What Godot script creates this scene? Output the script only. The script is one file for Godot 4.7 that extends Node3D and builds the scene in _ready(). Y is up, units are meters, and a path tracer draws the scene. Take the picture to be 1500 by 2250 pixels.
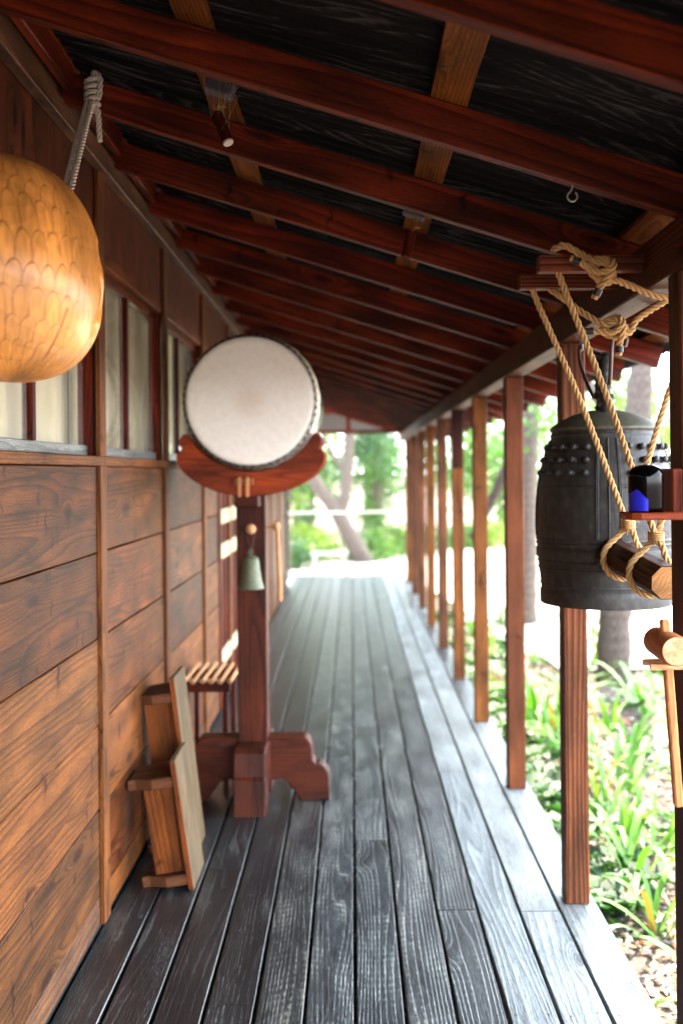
extends Node3D
# A roofed timber veranda with a temple bell, a drum on a stand and a carved fish, looking along the deck.
# x to the right, y up from the deck boards, the veranda runs along -z.

const WALL_X := -0.905
const ROOF_SLOPE := 0.316
const GROUND_Y := -0.34

var M := {}
var rng := RandomNumberGenerator.new()
var names := {}


# ---------------------------------------------------------------- mesh collecting
class Shape:
	var v := PackedVector3Array()
	var n := PackedVector3Array()
	var uv := PackedVector2Array()
	var c := PackedColorArray()
	var idx := PackedInt32Array()
	var col := Color(1, 1, 1)

	func poly(pts: Array, nrm: Vector3, uvs: Array) -> void:
		var b := v.size()
		var g: Vector3 = (pts[2] - pts[0]).cross(pts[1] - pts[0])
		for k in pts.size():
			v.append(pts[k])
			n.append(nrm)
			uv.append(uvs[k])
			c.append(col)
		for k in range(1, pts.size() - 1):
			if g.dot(nrm) >= 0.0:
				idx.append_array([b, b + k, b + k + 1])
			else:
				idx.append_array([b, b + k + 1, b + k])

	func grid(p: Array, nr: Array, uvs: Array, rows: int, cols: int) -> void:
		# rows x cols points; normals decide which way faces look
		var b := v.size()
		for k in p.size():
			v.append(p[k])
			n.append(nr[k])
			uv.append(uvs[k])
			c.append(col)
		for r in rows - 1:
			for q in cols - 1:
				var i := r * cols + q
				var a0: Vector3 = p[i]
				var a1: Vector3 = p[i + 1]
				var a2: Vector3 = p[i + cols + 1]
				var a3: Vector3 = p[i + cols]
				var g := (a2 - a0).cross(a1 - a0) + (a3 - a0).cross(a2 - a0)
				var m: Vector3 = nr[i] + nr[i + 1] + nr[i + cols] + nr[i + cols + 1]
				if g.dot(m) >= 0.0:
					idx.append_array([b + i, b + i + 1, b + i + cols + 1, b + i, b + i + cols + 1, b + i + cols])
				else:
					idx.append_array([b + i, b + i + cols + 1, b + i + 1, b + i, b + i + cols, b + i + cols + 1])

	func box(size: Vector3, at := Transform3D.IDENTITY, bev := 0.003, grain := 0, uvo := Vector2.ZERO) -> void:
		var h := size * 0.5
		var bb: float = minf(bev, minf(h.x, minf(h.y, h.z)) * 0.45)
		for k in 3:
			var a := (k + 1) % 3
			var b := (k + 2) % 3
			for s in [-1.0, 1.0]:
				var pts := []
				for q in [[-1, -1], [1, -1], [1, 1], [-1, 1]]:
					var p := Vector3.ZERO
					p[k] = s * h[k]
					p[a] = q[0] * (h[a] - bb)
					p[b] = q[1] * (h[b] - bb)
					pts.append(p)
				var nn := Vector3.ZERO
				nn[k] = s
				face(pts, nn, at, grain, uvo + Vector2(0.37 * k + 0.21 * s, 0.29 * k + 0.11 * s))
		if bb > 0.0002:
			for k in 3:
				var a := (k + 1) % 3
				var b := (k + 2) % 3
				for sa in [-1.0, 1.0]:
					for sb in [-1.0, 1.0]:
						var pts := []
						for q in [[-1, 0], [1, 0], [1, 1], [-1, 1]]:
							var p := Vector3.ZERO
							p[k] = q[0] * (h[k] - bb)
							p[a] = sa * (h[a] - (bb if q[1] == 1 else 0.0))
							p[b] = sb * (h[b] - (0.0 if q[1] == 1 else bb))
							pts.append(p)
						var nn := Vector3.ZERO
						nn[a] = sa
						nn[b] = sb
						face(pts, nn.normalized(), at, grain, uvo)
			for sx in [-1.0, 1.0]:
				for sy in [-1.0, 1.0]:
					for sz in [-1.0, 1.0]:
						var sg := Vector3(sx, sy, sz)
						var pts := [Vector3(h.x, h.y - bb, h.z - bb) * sg, Vector3(h.x - bb, h.y, h.z - bb) * sg, Vector3(h.x - bb, h.y - bb, h.z) * sg]
						face(pts, sg.normalized(), at, grain, uvo)

	func face(pts: Array, nn: Vector3, at: Transform3D, grain: int, uvo: Vector2) -> void:
		var k := 0
		var most := -1.0
		for q in 3:
			var w: float = absf(nn[q]) - (0.4 if q == grain else 0.0)
			if w > most:
				most = w
				k = q
		if absf(nn[grain]) > 0.9:
			k = grain
		var out := []
		var uvs := []
		for p in pts:
			out.append(at * p)
			if k == grain:
				uvs.append(Vector2(p[(k + 1) % 3] * 0.15, p[(k + 2) % 3] * 2.0) + uvo)
			else:
				uvs.append(Vector2(p[grain] / 2.0, p[3 - k - grain] / 0.5) + uvo)
		poly(out, (at.basis * nn).normalized(), uvs)

	func plank(length: float, thick: float, wide: float, bev: float, seg: int, jit: float, r: RandomNumberGenerator, uvo: Vector2) -> void:
		# sawn board along local x; y is thickness, z width; edges wander by jit
		var st := []
		for k in seg + 1:
			var x := -length / 2 + length * k / seg
			var w0 := -wide / 2 + r.randf_range(-jit, jit)
			var w1 := wide / 2 + r.randf_range(-jit, jit)
			var h := thick / 2 + r.randf_range(-jit, jit) * 0.25
			var e := bev * r.randf_range(0.7, 1.4)
			st.append([Vector3(x, h, w0 + e), Vector3(x, h, w1 - e), Vector3(x, h - e, w1), Vector3(x, -thick / 2 + bev, w1), Vector3(x, -thick / 2, w1 - bev), Vector3(x, -thick / 2, w0 + bev), Vector3(x, -thick / 2 + bev, w0), Vector3(x, h - e, w0)])
		var nn := [Vector3(0, 1, 0), Vector3(0, 1, 1).normalized(), Vector3(0, 0, 1), Vector3(0, -1, 1).normalized(), Vector3(0, -1, 0), Vector3(0, -1, -1).normalized(), Vector3(0, 0, -1), Vector3(0, 1, -1).normalized()]
		for f in 8:
			var g := (f + 1) % 8
			for k in seg:
				face([st[k][f], st[k + 1][f], st[k + 1][g], st[k][g]], nn[f], Transform3D.IDENTITY, 0, uvo + Vector2(0.0, 0.27 * float(f / 2)))
		for s in [0, seg]:
			face(st[s], Vector3(-1 if s == 0 else 1, 0, 0), Transform3D.IDENTITY, 0, uvo)

	func tube(pts: Array, radii: Array, sides := 8, caps := true, vscale := 4.0) -> void:
		var cnt := pts.size()
		var t0: Vector3 = (pts[1] - pts[0]).normalized()
		var up := Vector3.UP if absf(t0.y) < 0.9 else Vector3.RIGHT
		var a := t0.cross(up).normalized()
		var ps := []
		var ns := []
		var us := []
		var along := 0.0
		for k in cnt:
			var t: Vector3
			if k == 0:
				t = t0
			elif k == cnt - 1:
				t = (pts[k] - pts[k - 1]).normalized()
			else:
				t = (pts[k + 1] - pts[k - 1]).normalized()
			if k > 0:
				along += pts[k].distance_to(pts[k - 1])
			a = (a - t * a.dot(t)).normalized()
			var b := t.cross(a)
			var rr: float = radii[k] if radii.size() > 1 else radii[0]
			for q in sides + 1:
				var an := TAU * q / sides
				var dir := a * cos(an) + b * sin(an)
				ps.append(pts[k] + dir * rr)
				ns.append(dir)
				us.append(Vector2(along * 0.5, float(q) / sides * rr * TAU * 2.0 * vscale * 0.25))
			if caps and (k == 0 or k == cnt - 1):
				var ring := []
				var ru := []
				for q in sides:
					var an := TAU * q / sides
					ring.append(pts[k] + (a * cos(an) + b * sin(an)) * rr)
					ru.append(Vector2(cos(an), sin(an)) * rr * 2.0 + Vector2(0.5, 0.5))
				poly(ring, -t if k == 0 else t, ru)
		grid(ps, ns, us, cnt, sides + 1)

	func lathe(prof: Array, seg: int, at := Transform3D.IDENTITY, cap := false) -> void:
		# prof: Vector2(radius, height) from top to bottom or bottom to top, around local y
		var ps := []
		var ns := []
		var us := []
		var along := 0.0
		for k in prof.size():
			var d: Vector2 = prof[mini(k + 1, prof.size() - 1)] - prof[maxi(k - 1, 0)]
			if k > 0:
				along += prof[k].distance_to(prof[k - 1])
			var nr := Vector2(d.y, -d.x).normalized()
			if nr.x < 0.0 and absf(nr.x) > 0.02:
				nr = -nr
			if absf(nr.x) <= 0.02:
				nr = Vector2(0.0, 1.0 if k < prof.size() / 2 else -1.0)
			for q in seg + 1:
				var an := TAU * q / seg
				ps.append(at * Vector3(prof[k].x * cos(an), prof[k].y, prof[k].x * sin(an)))
				ns.append((at.basis * Vector3(nr.x * cos(an), nr.y, nr.x * sin(an))).normalized())
				us.append(Vector2(float(q) / seg, along))
		grid(ps, ns, us, prof.size(), seg + 1)
		if cap:
			for e in [0, prof.size() - 1]:
				var ring := []
				var ru := []
				for q in seg:
					var an := TAU * q / seg
					ring.append(at * Vector3(prof[e].x * cos(an), prof[e].y, prof[e].x * sin(an)))
					ru.append(Vector2(cos(an), sin(an)) * 0.5 + Vector2(0.5, 0.5))
				var other: Vector2 = prof[1] if e == 0 else prof[prof.size() - 2]
				var s := signf(prof[e].y - other.y)
				poly(ring, at.basis * Vector3(0, s if s != 0.0 else 1.0, 0), ru)

	func prism(outline: PackedVector2Array, depth: float, at := Transform3D.IDENTITY, bev := 0.004, uvo := Vector2.ZERO) -> void:
		# outline in local xy, extruded along z (centred), with a small chamfer on both faces
		var area := 0.0
		for k in outline.size():
			var p := outline[k]
			var q := outline[(k + 1) % outline.size()]
			area += p.x * q.y - q.x * p.y
		var o := outline.duplicate()
		if area < 0.0:
			o.reverse()
		var inner := PackedVector2Array()
		var cnt := o.size()
		for k in cnt:
			var e0 := (o[k] - o[(k + cnt - 1) % cnt]).normalized()
			var e1 := (o[(k + 1) % cnt] - o[k]).normalized()
			var n0 := Vector2(-e0.y, e0.x)
			var n1 := Vector2(-e1.y, e1.x)
			var mm := (n0 + n1).normalized()
			inner.append(o[k] + mm * bev / maxf(0.5, mm.dot(n1)))
		var tri := Geometry2D.triangulate_polygon(inner)
		for s in [-1.0, 1.0]:
			for k in range(0, tri.size(), 3):
				var pts := []
				var us := []
				for q in 3:
					var p := inner[tri[k + q]]
					pts.append(at * Vector3(p.x, p.y, s * depth / 2))
					us.append(Vector2(p.x / 2.0, p.y / 0.5) + uvo)
				poly(pts, (at.basis * Vector3(0, 0, s)).normalized(), us)
		var along := 0.0
		for k in cnt:
			var g := (k + 1) % cnt
			var e := (o[g] - o[k]).normalized()
			var nn := Vector3(e.y, -e.x, 0)
			var l := o[g].distance_to(o[k])
			var z := depth / 2 - bev
			poly([at * Vector3(o[k].x, o[k].y, -z), at * Vector3(o[g].x, o[g].y, -z), at * Vector3(o[g].x, o[g].y, z), at * Vector3(o[k].x, o[k].y, z)], (at.basis * nn).normalized(), [Vector2(along / 2, 0) + uvo, Vector2((along + l) / 2, 0) + uvo, Vector2((along + l) / 2, depth * 2) + uvo, Vector2(along / 2, depth * 2) + uvo])
			for s in [-1.0, 1.0]:
				poly([at * Vector3(o[k].x, o[k].y, s * z), at * Vector3(o[g].x, o[g].y, s * z), at * Vector3(inner[g].x, inner[g].y, s * depth / 2), at * Vector3(inner[k].x, inner[k].y, s * depth / 2)], (at.basis * (nn + Vector3(0, 0, s))).normalized(), [Vector2(along / 2, 0) + uvo, Vector2((along + l) / 2, 0) + uvo, Vector2((along + l) / 2, 0.01) + uvo, Vector2(along / 2, 0.01) + uvo])
			along += l

	func rope(pts: Array, radius: float, pitch := 0.075) -> void:
		# three twisted strands along a smooth curve through pts
		var cv := Curve3D.new()
		cv.bake_interval = radius * 0.42
		for k in pts.size():
			var t: Vector3 = (pts[mini(k + 1, pts.size() - 1)] - pts[maxi(k - 1, 0)]) / 6.0
			cv.add_point(pts[k], -t, t)
		var bp := cv.get_baked_points()
		var cnt := bp.size()
		var t0 := (bp[1] - bp[0]).normalized()
		var a := t0.cross(Vector3.UP if absf(t0.y) < 0.9 else Vector3.RIGHT).normalized()
		var strands := [[], [], []]
		var along := 0.0
		for k in cnt:
			var t := (bp[mini(k + 1, cnt - 1)] - bp[maxi(k - 1, 0)]).normalized()
			a = (a - t * a.dot(t)).normalized()
			var b := t.cross(a)
			if k > 0:
				along += bp[k].distance_to(bp[k - 1])
			for s in 3:
				var an := TAU * (along / pitch + s / 3.0)
				strands[s].append(bp[k] + (a * cos(an) + b * sin(an)) * radius * 0.56)
		for s in 3:
			tube(strands[s], [radius * 0.49], 7, true, 8.0)

	func mesh(m: Material) -> ArrayMesh:
		var ar := []
		ar.resize(Mesh.ARRAY_MAX)
		ar[Mesh.ARRAY_VERTEX] = v
		ar[Mesh.ARRAY_NORMAL] = n
		ar[Mesh.ARRAY_TEX_UV] = uv
		ar[Mesh.ARRAY_COLOR] = c
		ar[Mesh.ARRAY_INDEX] = idx
		var am := ArrayMesh.new()
		am.add_surface_from_arrays(Mesh.PRIMITIVE_TRIANGLES, ar)
		am.surface_set_material(0, m)
		return am


# ---------------------------------------------------------------- nodes
func numbered(called: String) -> String:
	var k: int = names.get(called, 0)
	names[called] = k + 1
	return called if k == 0 else "%s_%03d" % [called, k]


func tag(o: Node, label: String, category: String, group := "", kind := "") -> void:
	if label:
		o.set_meta("label", label)
	if category:
		o.set_meta("category", category)
	if group:
		o.set_meta("group", group)
	if kind:
		o.set_meta("kind", kind)


func thing(called: String, label: String, category: String, at := Vector3.ZERO, group := "", kind := "") -> Node3D:
	var o := Node3D.new()
	o.name = numbered(called)
	add_child(o)
	o.position = at
	tag(o, label, category, group, kind)
	return o


func part(called: String, s: Shape, m: Material, parent: Node, xf := Transform3D.IDENTITY) -> MeshInstance3D:
	return put(called, s.mesh(m), parent, xf)


func put(called: String, am: Mesh, parent: Node, xf := Transform3D.IDENTITY) -> MeshInstance3D:
	var o := MeshInstance3D.new()
	o.name = numbered(called) if parent == self else called
	o.mesh = am
	o.transform = xf
	parent.add_child(o, true)
	return o


func board(called: String, size: Vector3, at: Vector3, m: Material, parent: Node, grain := 0, tint := Color(1, 1, 1), bev := 0.003, rot := Vector3.ZERO) -> MeshInstance3D:
	var s := Shape.new()
	s.col = tint
	s.box(size, Transform3D.IDENTITY, bev, grain, Vector2(rng.randf() * 7.0, rng.randf() * 7.0))
	return part(called, s, m, parent, Transform3D(Basis.from_euler(rot), at))


func tone(lo := 0.8, hi := 1.1, warm := 0.04) -> Color:
	var b := rng.randf_range(lo, hi)
	var w := rng.randf_range(-warm, warm)
	return Color(b * (1.0 + w), b, b * (1.0 - w))


# ---------------------------------------------------------------- textures
func floats(w: int, h: int, f: Callable) -> PackedFloat32Array:
	var a := PackedFloat32Array()
	a.resize(w * h)
	for y in h:
		for x in w:
			a[y * w + x] = f.call(x, y)
	return a


func stretched(a: PackedFloat32Array, w: int, h: int, tw: int, th: int) -> PackedFloat32Array:
	var im := Image.create_from_data(w, h, false, Image.FORMAT_RF, a.to_byte_array())
	im.resize(tw, th, Image.INTERPOLATE_CUBIC)
	return im.get_data().to_float32_array()


func random_floats(w: int, h: int, r: RandomNumberGenerator) -> PackedFloat32Array:
	var a := PackedFloat32Array()
	a.resize(w * h)
	for k in w * h:
		a[k] = r.randf()
	for y in h:
		a[y * w + w - 1] = a[y * w]
	return a


func looped_noise(fn: FastNoiseLite, w: int, h: int, sx: float, sy: float) -> PackedFloat32Array:
	# noise that tiles both ways: four shifted copies blended
	var a := PackedFloat32Array()
	a.resize(w * h)
	for y in h:
		var ty := float(y) / h
		for x in w:
			var tx := float(x) / w
			var n00 := fn.get_noise_2d(tx * sx, ty * sy)
			var n10 := fn.get_noise_2d((tx - 1.0) * sx, ty * sy)
			var n01 := fn.get_noise_2d(tx * sx, (ty - 1.0) * sy)
			var n11 := fn.get_noise_2d((tx - 1.0) * sx, (ty - 1.0) * sy)
			a[y * w + x] = lerpf(lerpf(n00, n10, tx), lerpf(n01, n11, tx), ty) * (1.0 + 0.8 * (1.0 - absf(2.0 * tx - 1.0)))
	return a


func wood(called: String, sd: int, early: Color, late: Color, opt := {}) -> StandardMaterial3D:
	# opt: rings, bend, knots, fibre, blotch, wear (pale colour showing on ridges), relief, rough, gloss
	var tw := 1024
	var th := 512
	var r := RandomNumberGenerator.new()
	r.seed = sd
	var fn := FastNoiseLite.new()
	fn.seed = sd
	fn.frequency = 1.0
	fn.noise_type = FastNoiseLite.TYPE_SIMPLEX_SMOOTH
	fn.fractal_type = FastNoiseLite.FRACTAL_FBM
	fn.fractal_octaves = 2
	fn.fractal_gain = 0.35
	var gw := 96
	var gh := 192
	var field := looped_noise(fn, gw, gh, opt.get("long", 1.5), opt.get("across", 1.8))
	var bend: float = opt.get("bend", 9.0)
	var rings: int = opt.get("rings", 14)
	var knots := []
	for k in int(opt.get("knots", 4)):
		knots.append([r.randf() * gw, r.randf() * gh, r.randf_range(2.2, 4.5), r.randf_range(5.0, 10.0), r.randf_range(2.0, 4.0)])
	var core := PackedFloat32Array()
	core.resize(gw * gh)
	for y in gh:
		for x in gw:
			var i := y * gw + x
			var f := field[i] * bend
			for q in knots:
				var dx := absf(x - q[0])
				dx = minf(dx, gw - dx)
				var dy := absf(y - q[1])
				dy = minf(dy, gh - dy)
				if dx < q[2] * 4.0 and dy < q[3] * 4.0:
					var e := exp(-(dx * dx / (q[2] * q[2] * 2.0) + dy * dy / (q[3] * q[3] * 2.0)))
					f += q[4] * e
					core[i] = maxf(core[i], clampf(e * 2.2 - 1.25, 0.0, 1.0))
			field[i] = f
	var ff := stretched(field, gw, gh, tw, th)
	var kk := stretched(core, gw, gh, tw, th)
	var f1 := stretched(random_floats(40, 512, r), 40, 512, tw, th)
	var f2 := stretched(random_floats(160, 256, r), 160, 256, tw, th)
	fn.seed = sd + 77
	fn.fractal_octaves = 3
	var bl := stretched(looped_noise(fn, 64, 64, opt.get("blotch_long", 4.0), 4.0), 64, 64, tw, th)
	var out := PackedByteArray()
	out.resize(tw * th * 3)
	var hgt := PackedByteArray()
	hgt.resize(tw * th)
	var fibre: float = opt.get("fibre", 0.25)
	var blotch: float = opt.get("blotch", 0.25)
	var ringv: float = opt.get("ring", 0.8)
	var sharp: float = opt.get("sharp", 2.0)
	var wear: Color = opt.get("wear", Color(0, 0, 0, 0))
	var worn := wear.a > 0.0
	var saw: float = opt.get("saw", 0.0)
	var stain: Color = opt.get("stain", Color(0.4, 0.4, 0.4))
	for y in th:
		var base := float(y) / th * rings
		for x in tw:
			var i := y * tw + x
			var t := fposmod(ff[i] + base, 1.0)
			var p := pow(t, sharp)
			if t > 0.93:
				p *= (1.0 - t) / 0.07
			var fb := (f1[i] - 0.5) * 1.2 + (f2[i] - 0.5) * 0.8
			var b := bl[i]
			var m := clampf(p * ringv + fb * fibre * 0.5, 0.0, 1.0)
			var br := 1.0 + fb * fibre + b * blotch
			var cr := lerpf(early.r, late.r, m) * br
			var cg := lerpf(early.g, late.g, m) * br
			var cb := lerpf(early.b, late.b, m) * br
			var kq := kk[i]
			if kq > 0.01:
				cr = lerpf(cr, cr * stain.r, kq)
				cg = lerpf(cg, cg * stain.g, kq)
				cb = lerpf(cb, cb * stain.b, kq)
			if worn:
				var w := p * 1.1 + b * 0.9 + fb * 0.5 - 0.62
				if saw > 0.0:
					w += saw * (sin(x * 0.30 + sin(y * 0.013) * 5.0) - 0.35)
				w = clampf(w * 2.4, 0.0, 1.0) * wear.a
				cr = lerpf(cr, wear.r * (1.0 + fb * 0.3), w)
				cg = lerpf(cg, wear.g * (1.0 + fb * 0.3), w)
				cb = lerpf(cb, wear.b * (1.0 + fb * 0.3), w)
			var o := i * 3
			out[o] = clampi(int(cr * 255.0), 0, 255)
			out[o + 1] = clampi(int(cg * 255.0), 0, 255)
			out[o + 2] = clampi(int(cb * 255.0), 0, 255)
			hgt[i] = clampi(int((0.25 + p * 0.5 + fb * 0.18) * 255.0), 0, 255)
	# stains running across the grain, and drying checks along it
	for k in int(opt.get("drips", 0)):
		var cx := r.randi_range(10, tw - 10)
		var cy := r.randi_range(0, th - 1)
		var lx := r.randf_range(3.0, 9.0)
		var ly := r.randf_range(14.0, 50.0)
		var dark := r.randf_range(0.3, 0.75)
		for yy in range(-int(ly * 1.6), int(ly * 1.6)):
			for xx in range(-int(lx * 2.0), int(lx * 2.0)):
				var wob := xx + 3.0 * sin(yy * 0.13 + k)
				var e := dark * exp(-(wob * wob / (lx * lx * 0.5) + yy * yy / (ly * ly * 0.5)))
				var i := (posmod(cy + yy, th) * tw + posmod(cx + xx, tw)) * 3
				for q in 3:
					out[i + q] = int(out[i + q] * (1.0 - e * (0.85 if q == 0 else 1.0)))
	for k in int(opt.get("checks", 0)):
		var cx := r.randi_range(0, tw - 1)
		var cy := float(r.randi_range(0, th - 1))
		var lx := r.randi_range(60, 330)
		for xx in lx:
			cy += r.randf_range(-0.35, 0.35)
			var e := 0.75 * sin(PI * xx / lx)
			for q in 2:
				var i := posmod(int(cy) + q, th) * tw + posmod(cx + xx, tw)
				for ch in 3:
					out[i * 3 + ch] = int(out[i * 3 + ch] * (1.0 - e * (1.0 if q == 0 else 0.5)))
				hgt[i] = int(hgt[i] * (1.0 - e))
	var m := StandardMaterial3D.new()
	m.resource_name = called
	m.albedo_texture = ImageTexture.create_from_image(Image.create_from_data(tw, th, false, Image.FORMAT_RGB8, out))
	m.vertex_color_use_as_albedo = true
	m.roughness = opt.get("rough", 0.6)
	m.metallic_specular = opt.get("spec", 0.24)
	if opt.get("relief", 0.0) > 0.0:
		m.heightmap_enabled = true
		m.heightmap_scale = opt.get("relief", 0.1)
		m.heightmap_texture = ImageTexture.create_from_image(Image.create_from_data(tw, th, false, Image.FORMAT_L8, hgt))
	M[called] = m
	return m


func noise_tex(sd: int, freq: float, stops: Array, size := 512, octaves := 4, kind := FastNoiseLite.TYPE_SIMPLEX_SMOOTH) -> NoiseTexture2D:
	var t := NoiseTexture2D.new()
	var fn := FastNoiseLite.new()
	fn.seed = sd
	fn.frequency = freq
	fn.noise_type = kind
	fn.fractal_octaves = octaves
	t.noise = fn
	t.width = size
	t.height = size
	t.seamless = true
	if stops:
		var g := Gradient.new()
		var off := PackedFloat32Array()
		var cols := PackedColorArray()
		for s in stops:
			off.append(s[0])
			cols.append(s[1])
		g.offsets = off
		g.colors = cols
		t.color_ramp = g
	return t


func flat(called: String, c: Color, rough := 0.6, metal := 0.0, spec := 0.5) -> StandardMaterial3D:
	var m := StandardMaterial3D.new()
	m.resource_name = called
	m.albedo_color = c
	m.roughness = rough
	m.metallic = metal
	m.metallic_specular = spec
	M[called] = m
	return m


func mottled(called: String, sd: int, freq: float, stops: Array, scale: Vector3, rough := 0.7, relief := 0.0, metal := 0.0) -> StandardMaterial3D:
	var m := flat(called, Color(1, 1, 1), rough, metal)
	m.albedo_texture = noise_tex(sd, freq, stops)
	m.uv1_triplanar = true
	m.uv1_world_triplanar = true
	m.uv1_scale = scale
	if relief > 0.0:
		m.heightmap_enabled = true
		m.heightmap_scale = relief
		m.heightmap_texture = noise_tex(sd + 5, freq * 1.6, [])
	return m


func fish_wood() -> void:
	# wood of the carved fish: u runs round the body, v from the low end to the top; knife lines outline the scales
	var w := 1024
	var h := 1024
	var r := RandomNumberGenerator.new()
	r.seed = 89
	var fn := FastNoiseLite.new()
	fn.seed = 89
	fn.frequency = 1.0
	fn.fractal_octaves = 3
	var gr := stretched(looped_noise(fn, 64, 64, 3.0, 3.0), 64, 64, w, h)
	var fb := stretched(random_floats(256, 32, r), 256, 32, w, h)
	var st := stretched(random_floats(22, 5, r), 22, 5, w, h)
	var out := PackedByteArray()
	out.resize(w * h * 3)
	var hgt := PackedByteArray()
	hgt.resize(w * h)
	for y in h:
		var v := float(y) / h
		for x in w:
			var i := y * w + x
			var t := float(x) / w
			var line := 0.0
			var rise := 0.5
			var fine := t < 0.115
			var cz := t * (40.0 if not fine else 66.0) + gr[i] * 0.55
			var cb := v * 12.5 + gr[i] * 0.7 + (0.35 if fine else 0.0)
			var k0 := int(floor(cb)) - 2
			for q in 4:
				var kk := k0 + q
				var du := fposmod(cz + (0.5 if (kk & 1) == 1 else 0.0), 1.0) - 0.5
				var top := 0.42 + 1.25 * sqrt(maxf(0.0, 0.25 - du * du))
				var below := top - (cb - kk)
				if below > 0.0:
					var side := clampf(0.5 - absf(du), 0.0, 0.5)
					var wd := 0.060 if du < 0.0 else 0.095
					line = clampf(1.0 - below / wd, 0.0, 1.0)
					if side < 0.05 and below < 0.55:
						line = maxf(line, 0.8 * (1.0 - side / 0.05))
					if fine:
						line *= 0.6
					rise = clampf(1.0 - below * 0.6, 0.1, 1.0)
					break
			if t > 0.96 or t < 0.035 or v < 0.16:
				line *= 0.25
			for g in [0.033, 0.118]:
				var dg := absf(t - g - 0.012 * sin(v * 5.0) - (0.02 if g > 0.1 else 0.0) * clampf(0.4 - v, 0.0, 1.0) * 4.0)
				if g < 0.1 or (v > 0.14 and v < 0.36):
					line = maxf(line, clampf(1.0 - dg / 0.0035, 0.0, 1.0))
			var ring := fposmod(gr[i] * 5.0 + v * 6.0, 1.0)
			var b := 1.0 + gr[i] * 0.18 + (fb[i] - 0.5) * 0.16 + (st[i] - 0.5) * 0.34 - ring * ring * 0.07
			var o := i * 3
			out[o] = clampi(int(lerpf(0.85 * b, 0.33, line * 0.66) * 255.0), 0, 255)
			out[o + 1] = clampi(int(lerpf(0.575 * b, 0.125, line * 0.66) * 255.0), 0, 255)
			out[o + 2] = clampi(int(lerpf(0.285 * b, 0.04, line * 0.66) * 255.0), 0, 255)
			hgt[i] = clampi(int((rise * 0.8 * (1.0 - line)) * 255.0), 0, 255)
	var m := flat("fish_wood", Color(1, 1, 1), 0.30)
	m.albedo_texture = ImageTexture.create_from_image(Image.create_from_data(w, h, false, Image.FORMAT_RGB8, out))
	m.heightmap_enabled = true
	m.heightmap_scale = 0.15
	m.heightmap_texture = ImageTexture.create_from_image(Image.create_from_data(w, h, false, Image.FORMAT_L8, hgt))


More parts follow.
